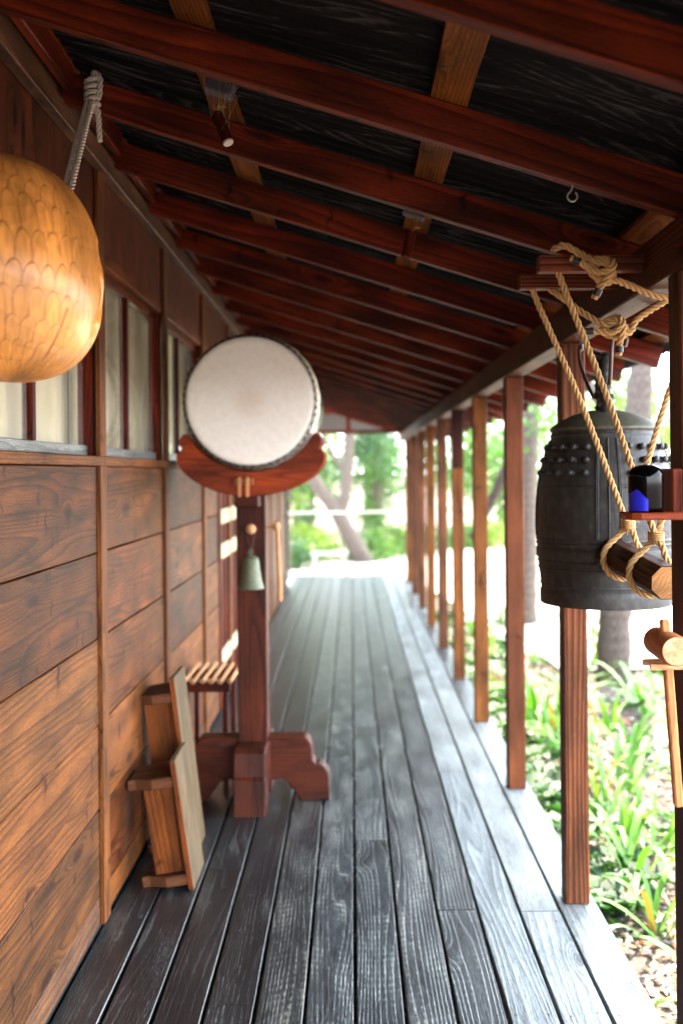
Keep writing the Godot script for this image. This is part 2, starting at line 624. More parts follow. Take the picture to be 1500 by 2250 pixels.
func make_materials() -> void:
	wood("wall_wood", 11, Color(0.425, 0.25, 0.112), Color(0.22, 0.112, 0.050), {"rings": 10, "bend": 9.0, "knots": 3, "fibre": 0.36, "blotch": 0.28, "blotch_long": 5.0, "relief": 0.07, "rough": 0.55, "ring": 0.78, "long": 0.4, "across": 1.3, "stain": Color(0.5, 0.42, 0.36), "drips": 16, "checks": 6})
	wood("wall_wood_knotty", 23, Color(0.375, 0.205, 0.092), Color(0.178, 0.085, 0.040), {"rings": 8, "bend": 10.0, "knots": 5, "fibre": 0.40, "blotch": 0.38, "blotch_long": 5.0, "relief": 0.05, "rough": 0.52, "across": 1.6, "long": 0.5, "stain": Color(0.45, 0.36, 0.32), "drips": 22, "checks": 6})
	wood("wall_wood_grey", 29, Color(0.355, 0.24, 0.16), Color(0.215, 0.138, 0.095), {"rings": 12, "bend": 8.0, "knots": 3, "fibre": 0.38, "blotch": 0.30, "blotch_long": 5.0, "relief": 0.06, "rough": 0.55, "across": 1.3, "long": 0.4, "stain": Color(0.5, 0.42, 0.36), "drips": 8, "checks": 5})
	wood("red_wood", 37, Color(0.36, 0.132, 0.060), Color(0.18, 0.056, 0.029), {"rings": 18, "bend": 7.0, "knots": 4, "fibre": 0.34, "blotch": 0.5, "relief": 0.05, "rough": 0.5, "long": 0.5, "drips": 6, "checks": 6})
	wood("post_wood", 41, Color(0.435, 0.268, 0.165), Color(0.165, 0.085, 0.05), {"rings": 40, "bend": 4.0, "knots": 3, "fibre": 0.28, "blotch": 0.4, "relief": 0.14, "rough": 0.58, "ring": 1.0, "sharp": 1.4, "long": 0.5, "drips": 4, "checks": 7})
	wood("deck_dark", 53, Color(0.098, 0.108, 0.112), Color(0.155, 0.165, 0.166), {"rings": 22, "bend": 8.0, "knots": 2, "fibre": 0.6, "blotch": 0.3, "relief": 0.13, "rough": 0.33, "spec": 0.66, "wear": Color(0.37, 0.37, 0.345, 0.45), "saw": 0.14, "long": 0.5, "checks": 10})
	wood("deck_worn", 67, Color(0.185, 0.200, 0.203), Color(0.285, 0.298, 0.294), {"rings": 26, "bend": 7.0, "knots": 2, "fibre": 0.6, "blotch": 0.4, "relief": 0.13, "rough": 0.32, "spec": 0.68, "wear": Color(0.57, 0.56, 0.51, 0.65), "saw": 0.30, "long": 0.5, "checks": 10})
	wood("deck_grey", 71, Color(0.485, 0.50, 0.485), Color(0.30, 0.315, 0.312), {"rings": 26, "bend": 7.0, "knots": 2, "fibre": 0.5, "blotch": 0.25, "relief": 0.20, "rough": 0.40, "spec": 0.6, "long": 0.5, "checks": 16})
	wood("stand_wood", 59, Color(0.275, 0.120, 0.068), Color(0.135, 0.054, 0.032), {"rings": 18, "bend": 7.0, "knots": 2, "fibre": 0.34, "blotch": 0.45, "relief": 0.05, "rough": 0.45, "long": 0.5, "drips": 5, "checks": 6})
	wood("cradle_wood", 61, Color(0.50, 0.205, 0.095), Color(0.33, 0.115, 0.05), {"rings": 14, "bend": 7.0, "knots": 3, "fibre": 0.3, "blotch": 0.45, "relief": 0.04, "rough": 0.45, "long": 0.6, "drips": 6, "checks": 3})
	wood("pale_wood", 83, Color(0.78, 0.60, 0.44), Color(0.64, 0.44, 0.29), {"rings": 16, "bend": 7.0, "knots": 1, "fibre": 0.18, "blotch": 0.2, "relief": 0.03, "rough": 0.45})
	fish_wood()
	wood("roofing", 97, Color(0.042, 0.036, 0.037), Color(0.022, 0.019, 0.020), {"rings": 24, "bend": 5.0, "knots": 0, "fibre": 0.45, "blotch": 0.4, "relief": 0.1, "rough": 0.7, "wear": Color(0.34, 0.33, 0.335, 0.55)})
	var dh := flat("drum_hide", Color(1, 1, 1), 0.55)
	var fn := FastNoiseLite.new()
	fn.seed = 51
	fn.frequency = 0.035
	var im := Image.create(256, 256, false, Image.FORMAT_RGB8)
	for y in 256:
		var rr := y / 256.0 * 0.33
		for x in 256:
			var an := TAU * x / 256.0
			var q := Vector2(cos(an), sin(an)) * rr * 700.0
			var n1 := fn.get_noise_2dv(q)
			var n2 := fn.get_noise_2dv(q * 3.1 + Vector2(90, 7))
			var beat := clampf(1.15 - rr / 0.085 + n1 * 0.9, 0.0, 1.0) * (0.10 + 0.10 * maxf(0.0, n2))
			var b := 1.0 + 0.035 * n1 + 0.02 * n2
			im.set_pixel(x, y, Color((0.945 - beat * 0.45) * b, (0.922 - beat * 0.75) * b, (0.88 - beat * 1.0) * b))
	dh.albedo_texture = ImageTexture.create_from_image(im)
	dh.uv1_scale = Vector3(1, 1.0 / 0.33, 1)
	flat("drum_black", Color(0.03, 0.03, 0.032), 0.22)
	flat("tack_black", Color(0.04, 0.045, 0.045), 0.35, 0.4)
	flat("gilt", Color(0.85, 0.70, 0.40), 0.4, 0.6)
	flat("old_sheet", Color(0.22, 0.20, 0.21), 0.7, 0.0, 0.3)
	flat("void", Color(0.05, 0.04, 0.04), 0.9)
	flat("iron", Color(0.33, 0.25, 0.23), 0.5, 0.6)
	flat("zinc", Color(0.62, 0.62, 0.63), 0.45, 0.7)
	flat("brass", Color(0.75, 0.56, 0.25), 0.35, 0.8)
	flat("tape", Color(0.12, 0.11, 0.11), 0.5)
	flat("jar_black", Color(0.012, 0.012, 0.014), 0.08, 0.0, 0.26)
	flat("blue_label", Color(0.06, 0.10, 0.72), 0.45)
	flat("blue_block", Color(0.25, 0.24, 0.275), 0.7)
	flat("cobweb_grey", Color(0.72, 0.66, 0.62), 0.9)
	mottled("skin", 5, 0.012, [[0.0, Color(0.87, 0.835, 0.78)], [0.45, Color(0.90, 0.87, 0.82)], [1.0, Color(0.92, 0.895, 0.85)]], Vector3(1.6, 1.6, 1.6), 0.55)
	mottled("bronze", 6, 0.02, [[0.0, Color(0.095, 0.092, 0.09)], [0.45, Color(0.145, 0.138, 0.13)], [0.7, Color(0.20, 0.19, 0.165)], [1.0, Color(0.27, 0.275, 0.235)]], Vector3(3.5, 2.0, 3.5), 0.55, 0.08, 0.15)
	mottled("verdigris", 7, 0.03, [[0.0, Color(0.24, 0.25, 0.19)], [0.5, Color(0.36, 0.38, 0.29)], [1.0, Color(0.44, 0.47, 0.37)]], Vector3(5, 5, 5), 0.55, 0.03, 0.3)
	mottled("bronze_olive", 16, 0.025, [[0.0, Color(0.20, 0.19, 0.145)], [0.5, Color(0.29, 0.28, 0.22)], [1.0, Color(0.35, 0.34, 0.27)]], Vector3(3, 3, 3), 0.6, 0.04, 0.2)
	mottled("curtain", 8, 0.02, [[0.0, Color(0.68, 0.635, 0.49)], [1.0, Color(0.80, 0.755, 0.60)]], Vector3(2, 0.4, 2), 0.85)
	mottled("rope_tan", 9, 0.05, [[0.0, Color(0.60, 0.45, 0.265)], [0.5, Color(0.72, 0.565, 0.36)], [1.0, Color(0.80, 0.66, 0.45)]], Vector3(9, 9, 9), 0.85, 0.06)
	mottled("rope_white", 10, 0.05, [[0.0, Color(0.62, 0.57, 0.52)], [1.0, Color(0.82, 0.78, 0.73)]], Vector3(9, 9, 9), 0.85, 0.06)
	mottled("ground_soil", 12, 0.05, [[0.0, Color(0.20, 0.155, 0.125)], [0.45, Color(0.29, 0.235, 0.19)], [0.75, Color(0.40, 0.34, 0.285)], [1.0, Color(0.48, 0.43, 0.37)]], Vector3(0.9, 0.9, 0.9), 0.95, 1.0)
	mottled("gravel", 13, 0.08, [[0.0, Color(0.62, 0.58, 0.52)], [1.0, Color(0.76, 0.72, 0.66)]], Vector3(0.7, 0.7, 0.7), 0.95, 0.5)
	mottled("bark", 14, 0.03, [[0.0, Color(0.16, 0.125, 0.105)], [0.5, Color(0.27, 0.225, 0.19)], [0.8, Color(0.37, 0.325, 0.285)], [1.0, Color(0.26, 0.28, 0.13)]], Vector3(3.0, 0.9, 3.0), 0.9, 2.0)
	var gl := flat("glass", Color(0.92, 0.95, 0.93, 0.06), 0.03, 0.0, 0.36)
	gl.transparency = BaseMaterial3D.TRANSPARENCY_ALPHA
	for q in [["leaf_green", Color(0.30, 0.42, 0.17)], ["leaf_dark", Color(0.20, 0.33, 0.18)], ["leaf_lime", Color(0.44, 0.52, 0.16)], ["blade_green", Color(0.32, 0.49, 0.17)], ["blade_pale", Color(0.46, 0.56, 0.34)], ["blade_dry", Color(0.50, 0.38, 0.22)]]:
		var lm := flat(q[0], q[1], 0.6)
		lm.backlight_enabled = true
		lm.backlight = Color(0.75, 0.85, 0.4)
		lm.vertex_color_use_as_albedo = true
	var lt := flat("litter", Color(1, 1, 1), 0.8)
	lt.vertex_color_use_as_albedo = true


# ---------------------------------------------------------------- the veranda
func under_rafter(x: float) -> float:
	return 2.243 + ROOF_SLOPE * (0.79 - x)


func deck_board(parent: Node, x: float, z0: float, z1: float, m: Material, tint: Color) -> void:
	var s := Shape.new()
	s.col = tint
	var l := z0 - z1
	s.plank(l, 0.038, 0.140, 0.0022, maxi(3, int(l / 0.35)), 0.0013, rng, Vector2(rng.randf() * 9.0, rng.randf() * 9.0))
	part("plank", s, m, parent, Transform3D(Basis.from_euler(Vector3(0, PI / 2, 0)), Vector3(x, -0.019 + rng.randf_range(-0.0015, 0.0015), (z0 + z1) / 2)))


func build_deck() -> void:
	var o := thing("deck", "long dark weathered plank deck running between the wall and posts", "deck", Vector3.ZERO, "", "structure")
	var joints := {3: [-3.05, -7.9, -12.1], 5: [-2.0, -5.72, -10.4], 6: [-0.6, -4.4, -9.0, -13.0], 8: [-3.70, -8.3, -12.6], 10: [-3.68, -7.6, -11.9], 0: [-4.9, -9.4], 1: [-1.4, -6.4, -11.3], 2: [-4.1, -8.8, -13.4], 4: [-1.0, -6.9, -11.6], 7: [-1.9, -6.3, -10.9], 9: [-1.2, -5.4, -10.1], 11: [-2.2, -6.6, -11.4]}
	for k in 12:
		var x := -0.91 + 0.152 * k + 0.07
		var ends := [6.0]
		ends.append_array(joints[k])
		ends.append(-15.85)
		for q in ends.size() - 1:
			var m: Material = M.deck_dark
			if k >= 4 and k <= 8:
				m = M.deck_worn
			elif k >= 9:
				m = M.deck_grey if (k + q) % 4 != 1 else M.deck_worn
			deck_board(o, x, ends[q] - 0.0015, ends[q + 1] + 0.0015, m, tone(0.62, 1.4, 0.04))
	for k in 3:
		deck_board(o, -1.055 - 0.152 * k, -14.35, -15.85, M.deck_dark, tone(0.9, 1.1, 0.03))
	var z := 5.56
	while z > -15.8:
		board("joist", Vector3(1.78, 0.14, 0.04), Vector3(0.0, -0.110, z), M.deck_dark, o, 0, Color(0.8, 0.75, 0.7))
		z -= 0.61
	board("rim_joist", Vector3(0.038, 0.19, 21.8), Vector3(0.885, -0.135, -4.9), M.deck_grey, o, 2, Color(0.8, 0.78, 0.75))
	# nail heads along the nearest joists
	var nail := Shape.new()
	nail.lathe([Vector2(0.0, 0.0008), Vector2(0.003, 0.0006), Vector2(0.0038, 0.0)], 8)
	var nm := nail.mesh(M.iron)
	for k in range(3, 12):
		for j in 5:
			for e in [-0.045, 0.045]:
				put("nail", nm, o, Transform3D(Basis.IDENTITY, Vector3(-0.84 + 0.152 * k + e + rng.randf_range(-0.006, 0.006), 0.0016, -2.98 - 0.61 * j + rng.randf_range(-0.012, 0.012))))


func wall_boards(o: Node, z0: float, z1: float, rows: Array) -> void:
	for q in rows.size() - 1:
		var h: float = rows[q + 1] - rows[q] - 0.005
		var s := Shape.new()
		s.col = tone(0.5, 1.3, 0.12)
		var l := z0 - z1 - 0.004
		s.plank(l, 0.021, h, 0.0025, 3, 0.0012, rng, Vector2(rng.randf() * 9.0, rng.randf() * 9.0))
		var m: Material = [M.wall_wood, M.wall_wood_knotty, M.wall_wood_grey][rng.randi() % 3]
		# local x along z, local y out of the wall, local z up
		var b := Basis(Vector3(0, 0, -1), Vector3(1, 0, 0), Vector3(0, -1, 0))
		part("wall_board", s, m, o, Transform3D(b, Vector3(WALL_X - 0.0105 + rng.randf_range(-0.0015, 0.0015), (rows[q] + rows[q + 1]) / 2, (z0 + z1) / 2)))


func build_window(o: Node, z0: float, z1: float) -> void:
	# one bay of glazing, recessed behind the battens, two panes with a mullion and cloth behind
	var w := Node3D.new()
	w.name = "window"
	o.add_child(w, true)
	var zc := (z0 + z1) / 2
	var l := z0 - z1
	var xg := WALL_X - 0.05
	board("sill", Vector3(0.085, 0.034, l - 0.004), Vector3(WALL_X - 0.022, 1.677, zc), M.wall_wood, w, 2, Color(1.15, 1.02, 0.95))
	board("lower_rail", Vector3(0.03, 0.036, l - 0.05), Vector3(xg, 1.715, zc), M.deck_grey, w, 2, Color(1.15, 1.1, 1.05))
	board("top_rail", Vector3(0.03, 0.03, l - 0.05), Vector3(xg, 2.388, zc), M.wall_wood, w, 2, Color(0.8, 0.62, 0.55))
	board("mullion", Vector3(0.034, 0.64, 0.03), Vector3(xg, 2.053, zc), M.red_wood, w, 1, Color(0.6, 0.5, 0.55))
	for s in [-1.0, 1.0]:
		board("jamb", Vector3(0.055, 0.71, 0.028), Vector3(xg + 0.008, 2.05, zc + s * (l / 2 - 0.014)), M.red_wood, w, 1, Color(0.85, 0.75, 0.8))
		var g := Shape.new()
		g.box(Vector3(0.004, 0.64, l / 2 - 0.06), Transform3D.IDENTITY, 0.0)
		part("pane", g, M.glass, w, Transform3D(Basis.IDENTITY, Vector3(xg, 2.053, zc + s * (l / 4 - 0.003))))
	# hanging cloth with soft folds
	var cs := Shape.new()
	var ps := []
	var ns := []
	var us := []
	var cols := 90
	var ph := rng.randf() * 9.0
	for r in 2:
		for q in cols + 1:
			var zz := z0 - l * q / cols
			var a := zz * 31.0 + sin(zz * 7.0 + ph) * 2.2
			var dx := sin(a) * 0.014 + sin(zz * 13.0 + ph) * 0.010
			ps.append(Vector3(xg - 0.055 + dx, 2.42 - 0.78 * r, zz))
			ns.append(Vector3(1, 0, cos(a) * 0.46).normalized())
			us.append(Vector2(zz, r))
	cs.grid(ps, ns, us, 2, cols + 1)
	part("curtain", cs, M.curtain, w)


func build_house() -> void:
	var o := thing("wooden_house", "house wall of wide brown boards with battens, curtained windows and lattice door", "house")
	var low := [0.03, 0.13, 0.437, 0.74, 1.045, 1.35, 1.66]
	var full := [0.03, 0.13, 0.437, 0.74, 1.045, 1.35, 1.66, 1.97, 2.28, 2.42]
	var step := 1.245
	for k in range(-7, 9):
		var z0 := -(3.58 + step * (k - 1))
		var z1 := z0 - step
		var bb: MeshInstance3D
		if z0 > -14.0:
			bb = board("batten", Vector3(0.016, 2.71, 0.086), Vector3(WALL_X + 0.008, 1.385, z0), M.wall_wood if k != 2 else M.post_wood, o, 1, Color(1.75, 1.3, 1.15) * rng.randf_range(0.85, 1.1), 0.002)
		if k == 3:
			wall_boards(o, z0, -6.74, full)
		elif k == 4:
			wall_boards(o, -8.22, z1, full)
		elif k <= 2:
			wall_boards(o, z0, z1, low)
			build_window(o, z0, z1)
		else:
			wall_boards(o, z0, z1, full)
		# panel over the window and the trim below it
		var s := Shape.new()
		s.col = tone(0.72, 0.95, 0.05) * Color(0.92, 0.76, 0.90)
		s.plank(0.275, 0.02, step - 0.004, 0.002, 2, 0.0008, rng, Vector2(rng.randf() * 9.0, rng.randf() * 9.0))
		part("upper_panel", s, M.wall_wood_knotty, o, Transform3D(Basis(Vector3(0, 1, 0), Vector3(1, 0, 0), Vector3(0, 0, -1)), Vector3(WALL_X - 0.012, 2.58, (z0 + z1) / 2)))
		board("header_trim", Vector3(0.05, 0.045, step - 0.09), Vector3(WALL_X - 0.022, 2.424, (z0 + z1) / 2), M.wall_wood, o, 2, Color(0.85, 0.62, 0.58))
		board("ledger", Vector3(0.040, 0.075, step - 0.002), Vector3(WALL_X + 0.020, 2.7515, (z0 + z1) / 2), M.wall_wood_grey, o, 2, Color(0.92, 0.88, 0.98) * rng.randf_range(0.9, 1.1))
		board("wall_plate", Vector3(0.022, 0.11, step - 0.002), Vector3(WALL_X + 0.011, 2.846, (z0 + z1) / 2), M.wall_wood_grey, o, 2, Color(0.90, 0.86, 0.95))
	var nl := Shape.new()
	nl.lathe([Vector2(0.0, 0.0012), Vector2(0.002, 0.0009), Vector2(0.0027, 0.0)], 8, Transform3D(Basis.from_euler(Vector3(0, 0, -PI / 2)), Vector3.ZERO))
	var nlm := nl.mesh(M.iron)
	for bay in 3:
		for row in 6:
			for e in [0.09, 0.62, 1.16]:
				for up in [0.22, 0.78]:
					var yy := lerpf(low[row], low[row + 1], up) if row > 0 else 0.08
					put("nail", nlm, o, Transform3D(Basis.IDENTITY, Vector3(WALL_X + 0.0015, yy + rng.randf_range(-0.012, 0.012), -(2.335 + 1.245 * bay) - e + rng.randf_range(-0.02, 0.02))))
	# the room behind is closed and dark
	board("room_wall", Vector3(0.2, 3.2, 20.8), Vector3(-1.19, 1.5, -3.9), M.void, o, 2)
	board("light_leak_block", Vector3(0.155, 0.46, 20.8), Vector3(-1.0, -0.13, -3.9), M.void, o, 2)  # dark box added to stop light leaking in under the wall
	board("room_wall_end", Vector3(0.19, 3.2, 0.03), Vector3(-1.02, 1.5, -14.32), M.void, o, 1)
	# lattice door
	var d := Node3D.new()
	d.name = "lattice_door"
	o.add_child(d, true)
	d.set_meta("label", "lattice door of thin upright slats with pale cross rails")
	board("door_backing", Vector3(0.012, 2.36, 1.46), Vector3(WALL_X - 0.03, 1.21, -7.48), M.wall_wood, d, 1, Color(0.85, 0.75, 0.7))
	for zz in [-6.775, -8.185]:
		board("door_stile", Vector3(0.035, 2.36, 0.07), Vector3(WALL_X - 0.004, 1.21, zz), M.red_wood, d, 1, Color(1.1, 0.95, 0.9))
	for q in 12:
		board("slat", Vector3(0.022, 2.2, 0.030), Vector3(WALL_X - 0.010, 1.21, -6.90 - 0.106 * q), M.red_wood, d, 1, tone(1.0, 1.35, 0.05))
	for yy in [0.36, 1.09, 1.33, 2.1]:
		board("cross_rail", Vector3(0.016, 0.10, 1.33), Vector3(WALL_X + 0.006, yy, -7.48), M.curtain, d, 2)


func build_roof() -> void:
	var o := thing("porch_roof", "dark corrugated lean-to roof on red-brown sloping rafters over the deck", "roof")
	var ang := -atan(ROOF_SLOPE)
	var cs := cos(ang)
	for n in range(-12, 23):
		var z := -(3.06 + 0.645 * (n - 2))
		var s := Shape.new()
		var hue := rng.randf()
		s.col = Color(0.8, 0.58, 0.8).lerp(Color(1.55, 1.65, 1.2), hue) * rng.randf_range(0.7, 1.3)
		var x0 := -0.863
		var x1 := 1.35 + rng.randf_range(-0.01, 0.01)
		s.plank((x1 - x0) / cs, 0.097, 0.040, 0.003, 4, 0.001, rng, Vector2(rng.randf() * 9.0, rng.randf() * 9.0))
		var xc := (x0 + x1) / 2
		part("rafter", s, M.red_wood, o, Transform3D(Basis.from_euler(Vector3(0, 0, ang)), Vector3(xc, under_rafter(xc) + 0.0505, z)))
		if n < 22:
			board("blocking", Vector3(0.03, 0.095, 0.6), Vector3(-0.85, 2.85, z - 0.3225), M.red_wood, o, 2)
	for x in [-0.88, -0.367, 0.245, 0.87, 1.31]:
		var z := 6.2
		while z > -16.2:
			var l: float = minf(3.1, z + 16.3)
			board("purlin", Vector3(0.092, 0.02, l - 0.003), Vector3(x, under_rafter(x) + 0.1135, z - l / 2), M.wall_wood, o, 2, tone(0.7, 1.35, 0.05) * Color(1.2, 1.1, 0.85), 0.002, Vector3(0, 0, ang))
			z -= l
	# corrugated sheets lying on the purlins
	for k in 25:
		var s := Shape.new()
		s.col = tone(0.8, 1.25, 0.03)
		var ps := []
		var ns := []
		var us := []
		var za := 6.05 - 0.9 * k
		var uo := Vector2(rng.randf() * 5.0, rng.randf() * 5.0)
		var steps := 108
		for r in 2:
			var x := -1.32 + 2.78 * r
			for q in steps + 1:
				var zz := za - 0.93 * q / steps
				var ph := zz * TAU / 0.066
				ps.append(Vector3(x, under_rafter(x) + 0.1335 + 0.007 * sin(ph) + 0.002 * (k % 2), zz))
				ns.append(-Vector3(ROOF_SLOPE, 1.0, -0.66 * cos(ph)).normalized())
				us.append(Vector2(x / 2.0, zz / 0.5) + uo)
		s.grid(ps, ns, us, 2, steps + 1)
		part("roofing_sheet", s, M.roofing, o)
	# the plate beam on the posts
	for q in [[6.0, -3.715], [-3.717, -9.13], [-9.132, -16.0]]:
		board("beam", Vector3(0.092, 0.128, q[0] - q[1]), Vector3(0.832, 2.172, (q[0] + q[1]) / 2), M.post_wood, o, 2, Color(0.62, 0.52, 0.5), 0.004)


func build_posts() -> void:
	for k in 11:
		var d := 1.07 + 1.355 * (k + 0) - 0.05
		if k == 0:
			continue
		var lab := "square brown timber post standing on the deck edge under the roof beam"
		var tint := tone(0.85, 1.05, 0.06)
		var m: Material = M.post_wood
		if k == 1:
			lab = "dark timber post carrying the jar shelf and the mallet pegs"
			tint = Color(0.62, 0.5, 0.46)
		elif k == 2:
			lab = "strongly grained timber post standing behind the bronze bell"
			tint = Color(1.0, 0.88, 0.80)
		elif k == 3:
			lab = "reddish timber post, next one along from the post behind the bell"
			tint = Color(1.0, 0.82, 0.70)
		elif k == 5:
			lab = "timber post stained dark brown at its top"
			m = M.wall_wood
		elif k % 3 == 1:
			m = M.wall_wood
			tint = Color(1.25, 1.08, 0.9)
		if lab.begins_with("square"):
			lab = "square timber post, %s along from the post behind the bell" % ["second", "third", "fourth", "fifth", "sixth", "seventh", "eighth"][k - 4]
		var p := thing("porch_post", lab, "post", Vector3(0.8325, 0, -d - 0.045), "posts along the deck edge")
		var lean := Vector3(rng.randf_range(-0.002, 0.002), 0, rng.randf_range(-0.002, 0.002))
		if k == 5:
			board("shaft", Vector3(0.089, 1.65, 0.089), Vector3(0, 0.827, 0), m, p, 1, tint, 0.004, lean)
			board("dark_top", Vector3(0.0892, 0.455, 0.0892), Vector3(0, 1.8795, 0), M.red_wood, p, 1, Color(0.35, 0.32, 0.32), 0.004)
		else:
			board("shaft", Vector3(0.089, 2.105, 0.089), Vector3(0, 1.0545, 0), m, p, 1, tint, 0.004, lean)
	# frame at the far end of the veranda
	var e := thing("end_frame", "red-brown tie beam with short strut closing the far roof end", "beam", Vector3(0, 0, -16.15))
	board("tie_beam", Vector3(2.2, 0.06, 0.08), Vector3(-0.2, 2.275, 0), M.red_wood, e, 0, Color(0.75, 0.65, 0.6))
	board("strut", Vector3(0.07, 0.24, 0.06), Vector3(-0.05, 2.425, 0.02), M.red_wood, e, 1, Color(1.1, 1.0, 1.0))
	board("end_rafter", Vector3(2.2, 0.05, 0.05), Vector3(-0.2, under_rafter(-0.2) + 0.01, 0.05), M.red_wood, e, 0, Color(1.1, 1.0, 1.0), 0.003, Vector3(0, 0, -atan(ROOF_SLOPE)))
	var w := Shape.new()
	var ps := []
	var ns := []
	var us := []
	for r in 2:
		for q in 201:
			var x := -2.2 + 3.4 * q / 200.0
			var ph := x * TAU / 0.09
			ps.append(Vector3(x, 3.0 - 0.66 * r + 0.012 * sin(ph), -0.15 - 2.3 * r))
			ns.append(Vector3(-0.7 * cos(ph), -0.9, 0.3).normalized())
			us.append(Vector2(x, r))
	w.grid(ps, ns, us, 2, 201)
	part("corrugated_sheet", w, M.old_sheet, e)
	board("cross_purlin", Vector3(3.4, 0.07, 0.05), Vector3(-0.5, 2.66, -1.1), M.red_wood, e, 0, Color(0.6, 0.5, 0.5))


# ---------------------------------------------------------------- scene
func _ready() -> void:
	rng.seed = 20240611
	# camera: level, slightly rolled, lens shifted (35 mm frame upright, 35 mm lens)
	var cam := Camera3D.new()
	cam.name = "camera"
	cam.near = 0.1
	cam.far = 900.0
	cam.projection = Camera3D.PROJECTION_FRUSTUM
	cam.size = 0.1 * 2250.0 / 2188.0
	cam.frustum_offset = Vector2(-0.1 * 22.0 / 2188.0, -0.1 * 88.0 / 2188.0)
	cam.position = Vector3(0, 1.63, 0)
	cam.rotation_degrees = Vector3(0, 0, -0.55)
	add_child(cam)
	cam.current = true
	# sky, exposure and depth of field
	var sky_mat := ProceduralSkyMaterial.new()
	sky_mat.sky_top_color = Color(0.76, 0.82, 0.90)
	sky_mat.sky_horizon_color = Color(0.97, 0.98, 1.0)
	sky_mat.sky_curve = 0.2
	sky_mat.ground_bottom_color = Color(0.4, 0.38, 0.34)
	sky_mat.ground_horizon_color = Color(0.85, 0.86, 0.85)
	sky_mat.sky_energy_multiplier = 1.5
	var sky := Sky.new()
	sky.sky_material = sky_mat
	var env := Environment.new()
	env.background_mode = Environment.BG_SKY
	env.sky = sky
	env.tonemap_mode = Environment.TONE_MAPPER_LINEAR
	env.tonemap_exposure = 8.8
	env.sdfgi_enabled = true
	env.ssao_enabled = true
	env.ssil_enabled = true
	var we := WorldEnvironment.new()
	we.name = "world"
	we.environment = env
	var ca := CameraAttributesPhysical.new()
	ca.frustum_focal_length = 35.0
	ca.frustum_focus_distance = 2.65
	ca.exposure_aperture = 1.8
	we.camera_attributes = ca
	add_child(we)
	var sun := DirectionalLight3D.new()
	sun.name = "sun"
	sun.light_color = Color(1.0, 0.95, 0.86)
	sun.light_energy = 1.6
	sun.light_angular_distance = 0.5
	sun.shadow_enabled = true
	add_child(sun)
	sun.look_at_from_position(Vector3(0.30, 1.6, -0.95), Vector3.ZERO)

	make_materials()
	build_ground()
	build_deck()
	build_house()
	build_roof()
	build_posts()
	build_bell()
	build_drum()
	build_fish()
	build_benches()
	build_small_things()
	build_trees()
	build_plants()
	build_ground_cover()


# ---------------------------------------------------------------- things on the veranda
func surface(s: Shape, f: Callable, nu: int, nv: int, outward_from: Callable) -> void:
	# f(u, v) with u, v in 0..1; normals from neighbouring points, turned away from outward_from(u)
	var p := []
	for i in nu + 1:
		for j in nv + 1:
			p.append(f.call(float(i) / nu, float(j) / nv))
	var ns := []
	var us := []
	var w := nv + 1
	for i in nu + 1:
		var mid: Vector3 = outward_from.call(float(i) / nu)
		for j in nv + 1:
			var a: Vector3 = p[mini(i + 1, nu) * w + j] - p[maxi(i - 1, 0) * w + j]
			var jn := j + 1 if j < nv else 1
			var jp := j - 1 if j > 0 else nv - 1
			var b: Vector3 = p[i * w + jn] - p[i * w + jp]
			var g := a.cross(b)
			var out: Vector3 = p[i * w + j] - mid
			if g.length() < 1e-12:
				g = out
			if g.dot(out) < 0.0:
				g = -g
			ns.append(g.normalized())
			us.append(Vector2(p[i * w + j].z / 1.2, (p[i * w + j].y + 0.3 * p[i * w + j].x) / 0.6))
	s.grid(p, ns, us, nu + 1, w)


func arc_path(pts: Array, step := 0.006) -> Array:
	var cv := Curve3D.new()
	cv.bake_interval = step
	for k in pts.size():
		var t: Vector3 = (pts[mini(k + 1, pts.size() - 1)] - pts[maxi(k - 1, 0)]) / 6.0
		cv.add_point(pts[k], -t, t)
	var out := []
	for q in cv.get_baked_points():
		out.append(q)
	return out


